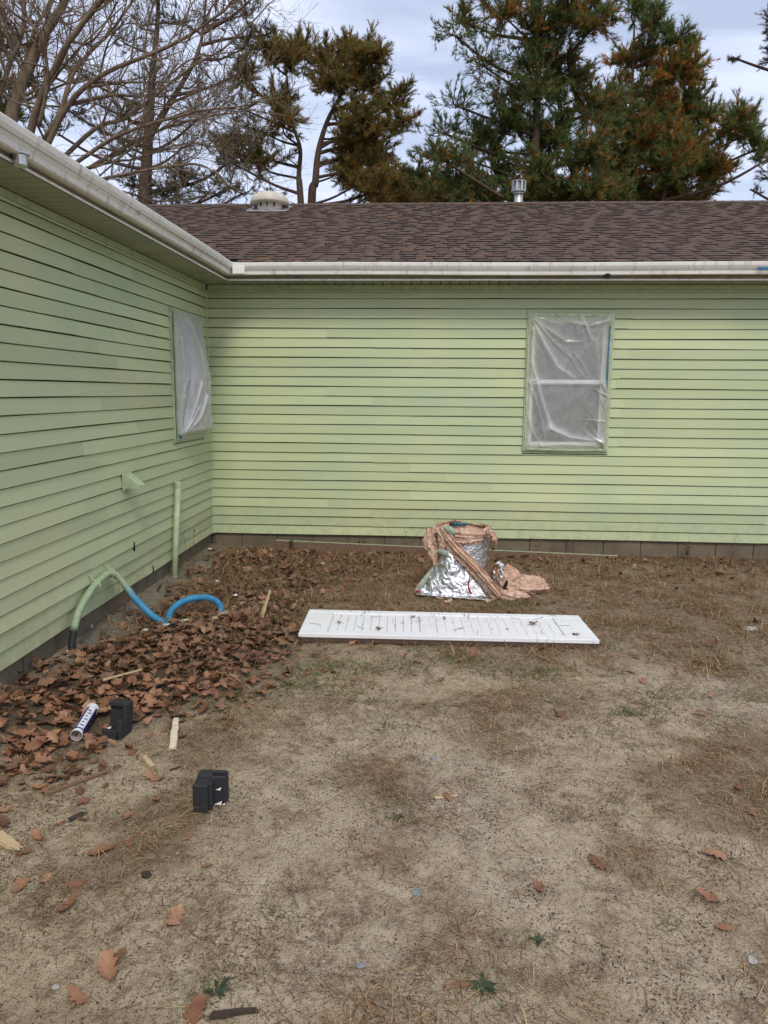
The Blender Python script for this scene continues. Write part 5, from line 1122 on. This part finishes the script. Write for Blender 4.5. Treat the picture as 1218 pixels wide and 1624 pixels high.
# loose wood and litter
def stickobj(name, label, cat, A, B, w, t, mat, taper=1., seed=0, bark=False):
    A, B = Vector(A), Vector(B); d = B-A; L_ = d.length; o = empty(name, A) if False else None; r = random.Random(seed)
    n = 7; V = []; F = []; x = d.normalized(); y = Vector((0, 0, 1)).cross(x).normalized(); z = x.cross(y)
    m_ = 6
    for k in range(n):
        f = k/(n-1); ww = w*(1+(taper-1)*f)*r.uniform(.9, 1.08)/2; tt = t*(1+(taper-1)*f*.5)*r.uniform(.9, 1.08)/2; c = d*f+y*r.uniform(-.06, .06)*w
        for a, b in ((-1, -.7), (-.7, -1), (.7, -1), (1, -.7), (.8, 1), (-.8, 1)): V.append(c+y*a*ww+z*b*tt+(x*r.uniform(-.5, .5)*w if k in (0, n-1) else Vector()))
    for k in range(n-1):
        for j in range(m_): F.append((k*m_+j, k*m_+(j+1) % m_, (k+1)*m_+(j+1) % m_, (k+1)*m_+j))
    F += [tuple(range(m_)), tuple((n-1)*m_+j for j in range(m_))]
    mb = MB(); mb.add([tuple(v) for v in V], F); o = obj(name, mb, MT[mat], None, A); tag(o, label, cat); return o
def G(u, v, h=.01): p = gp(u, v); p.z = ghs(p.x, p.y)+h; return p
stickobj('wood_shim', 'pale split wood shim lying between the two black foam blocks', 'wood shim', G(274, 1190, .008), G(279, 1143, .022), .042, .012, 'pale', .75, 1)
stickobj('wood_scrap', 'short tan round stick touching a lone leaf on the sand', 'wood scrap', G(243, 1222, .012), G(228, 1204, .014), .028, .022, 'wood', .9, 2)
b_ = G(414, 984, .01); t_ = at(428, 938, 1, b_.y+.06)
stickobj('wood_sliver', 'split wood sliver poking up out of the straw near the blue hose', 'wood sliver', b_, t_, .045, .015, 'wood', .45, 3)
stickobj('plastic_strip', 'broken pale strip lying on leaves below the blue hose', 'strip', G(226, 1008, .03), G(299, 991, .035), .045, .008, 'whitestrip', .7, 4)
stickobj('branch', 'tan broken branch lying in straw beyond the hose end', 'branch', G(340, 990, .03), G(386, 962, .035), .035, .03, 'wood', .5, 5)
stickobj('wood_wedge', 'broad tan wedge of wood resting on pine needles', 'wood wedge', G(-20, 1322, .012), G(28, 1350, .014), .075, .02, 'wood', .45, 6)
stickobj('dark_stick', 'charred black stick lying beside a lone leaf', 'stick', G(338, 1616, .008), G(408, 1609, .01), .022, .016, 'darkstick', .6, 7)
stickobj('long_stick', 'long thin brown stick lying in front of the leaf drift', 'stick', G(70, 1262, .01), G(172, 1226, .014), .016, .014, 'stick', .6, 8)
stickobj('bark_piece', 'dark flat bark piece beside pine straw', 'bark', G(112, 1300, .006), G(136, 1290, .008), .03, .008, 'darkstick', .8, 9)
stickobj('twig', 'small black twig on the sand near the tan round stick', 'twig', G(270, 1223, .005), G(287, 1217, .005), .012, .008, 'darkstick', .7, 10)
stickobj('wood_chip', 'thin curled orange wood chip on the open sand', 'wood chip', G(690, 1268, .005), G(725, 1264, .007), .018, .006, 'wood', .6, 11)
stickobj('bark_strip', 'reddish bark strip lying near a green weed on the sand', 'bark', G(705, 1568, .005), G(742, 1562, .006), .02, .006, 'stick', .7, 12)
stickobj('wood_chip', 'square brown wood chip lying on bare sand', 'wood chip', G(112, 1402, .006), G(122, 1424, .007), .035, .008, 'stick', .9, 13)
stickobj('leaf_twig', 'slim brown twig in the middle of the leaf drift', 'twig', G(165, 1098, .07), G(225, 1080, .075), .014, .012, 'wood', .6, 14)
def stone(name, label, u, v, s, mat, seed, flat=.6, group=None):
    r = random.Random(seed); p = gp(u, v); V = []; F = []; n = 8
    rings = [(0., -.3), (.7, -.25), (1., .1), (.75, .5), (0., .62)]
    V.append((0, 0, -.3*s*flat)); 
    for rr2, z in rings[1:-1]:
        for k in range(n): a = 2*math.pi*k/n; q_ = rr2*s*r.uniform(.75, 1.1); V.append((q_*math.cos(a), .8*q_*math.sin(a), z*s*flat*r.uniform(.8, 1.15)))
    V.append((0, 0, .6*s*flat)); m_ = len(V)-1
    for k in range(n): F.append((0, 1+(k+1) % n, 1+k)); F.append((m_, 1+2*n+k, 1+2*n+(k+1) % n))
    for j in range(2):
        for k in range(n): F.append((1+j*n+k, 1+j*n+(k+1) % n, 1+(j+1)*n+(k+1) % n, 1+(j+1)*n+k))
    mb = MB(); mb.add(V, F); o = obj(name, mb, MT[mat], None, (p.x, p.y, ghs(p.x, p.y)+.25*s*flat), (0, 0, r.uniform(0, 6))); tag(o, label, 'stone', group); return o
stone('stone', 'grey slate shard lying flat on the open sand', 661, 1416, .026, 'slate', 1, .25)
stone('stone', 'small black stone resting on the sand below the foam block', 232, 1392, .024, 'darkstick', 2, .7)
stone('stone', 'bluish pebble half sunk in the sand near bark strips', 571, 1535, .016, 'slate', 3, .7)
stone('stone', 'pale stone lying in dry grass to the side of the door', 1192, 998, .05, 'stone', 4, .6)
stone('stone', 'rounded pale stone at the foot of the painted hose', 141, 1004, .045, 'stone', 5, .8)
stone('stone', 'dark blue chip of stone above the open sand', 688, 1203, .022, 'slate', 6, .4)
stone('stone', 'light grey pebble on the sand near pine straw clumps', 1192, 1524, .020, 'stone', 7, .6)
stone('stone', 'small white pebble on sand by reddish leaves', 88, 1570, .014, 'stone', 8, .7)
for k, (u, v, s) in enumerate(((345, 927, .03), (372, 950, .03), (512, 898, .035), (333, 880, .03), (392, 878, .025))): scrap('litter_scrap', 'white scrap of litter among the leaves by the wall corner', 'litter', u, v, s, 'chip', 400+k, 'white scraps in the leaves', .5, .02)

# weeds at the walls
def weed(label, x, y, h, n, col, seed, leafy=.5):
    r = random.Random(seed); ac = Acc(); lf = Acc()
    for k in range(n):
        e = np.array([r.uniform(-.3, .3)*h, r.uniform(-.12, .02)*h, h*r.uniform(.6, 1.)]); P = spline([(0, 0, -.01), tuple(e*.5+np.array([r.uniform(-.04, .04)*h*2, 0, 0])), tuple(e)], 7); ac.add(*tube(P, np.linspace(.0028, .0013, 7), 4, cap=False))
        for j in range(int(7*leafy)+2):
            p = P[r.randrange(2, 7)]; d = np.array([r.gauss(0, 1), r.gauss(0, .6), r.uniform(0, 1)]); d /= np.linalg.norm(d); l_ = r.uniform(.02, .05); s = np.cross(d, [0, .3, 1]); s = s/(np.linalg.norm(s)+1e-6)*.006
            lf.add(np.array([p, p+d*l_*.5+s, p+d*l_, p+d*l_*.5-s]), np.array([[0, 1, 2, 3]]), np.array(col)*r.uniform(.7, 1.3))
    t = empty('weed', (x, y, ghs(x, y))); tag(t, label, 'weed'); obj('stem', ac.mesh('stem'), MT['stick'], t); obj('leaves', lf.mesh('leaves'), MT['straw'], t)
p = G(306, 905); weed('dry brown weed stalk beside the green standpipe', p.x, p.y, .38, 2, (.12, .10, .06), 1, .9)
p = G(163, 985); weed('dead weed stem against the siding under the painted hose', max(.10, p.x), p.y, .34, 3, (.12, .11, .06), 2, .6)
for k, (u, lab, h) in enumerate(((1090, 'dark leafy weed growing against the concrete foundation', .20), (1165, 'thin dry weeds at the foundation past the leafy weed', .26), (465, 'small green weed by the end of the edging board', .16), (850, 'dry stalks at the foundation behind the trailing insulation', .24), (910, 'crossed dry stalks at the foundation near the board end', .24), (652, 'thin grass stalks at the wall beside the foil heap', .3), (572, 'leafy green weed sprouting behind the edging board', .17))):
    p = at(u, 875, 1, -.07); weed(lab, p.x, -.07 if u not in (465,) else -.2, h, 5 if k in (0, 2, 6) else 4, (.05, .07, .025) if k in (0, 2, 6) else (.16, .11, .06), 10+k, 1.6 if k in (0, 2, 6) else .2)
# low rosette weeds on the sand
for k, (u, v, s) in enumerate(((345, 1572, .05), (765, 1565, .05), (850, 1492, .03), (632, 1300, .03))):
    r = random.Random(700+k); p = gp(u, v); ac = Acc()
    for j in range(14):
        a = r.uniform(0, 6.28); d = np.array([math.cos(a), math.sin(a), r.uniform(.1, .5)]); sd = np.array([-math.sin(a), math.cos(a), 0])*s*.14; l_ = s*r.uniform(.6, 1.1); o0 = np.zeros(3)
        ac.add(np.array([o0, d*l_*.55+sd, d*l_*np.array([1, 1, .5]), d*l_*.55-sd]), np.array([[0, 1, 2, 3]]), np.array([.06, .085, .05])*r.uniform(.7, 1.3))
    o = obj('rosette_weed', ac.mesh('rosette_weed'), MT['straw'], None, (p.x, p.y, ghs(p.x, p.y)+.002)); tag(o, 'tiny flat grey-green rosette weed on the sand', 'weed', 'rosette weeds on the sand')
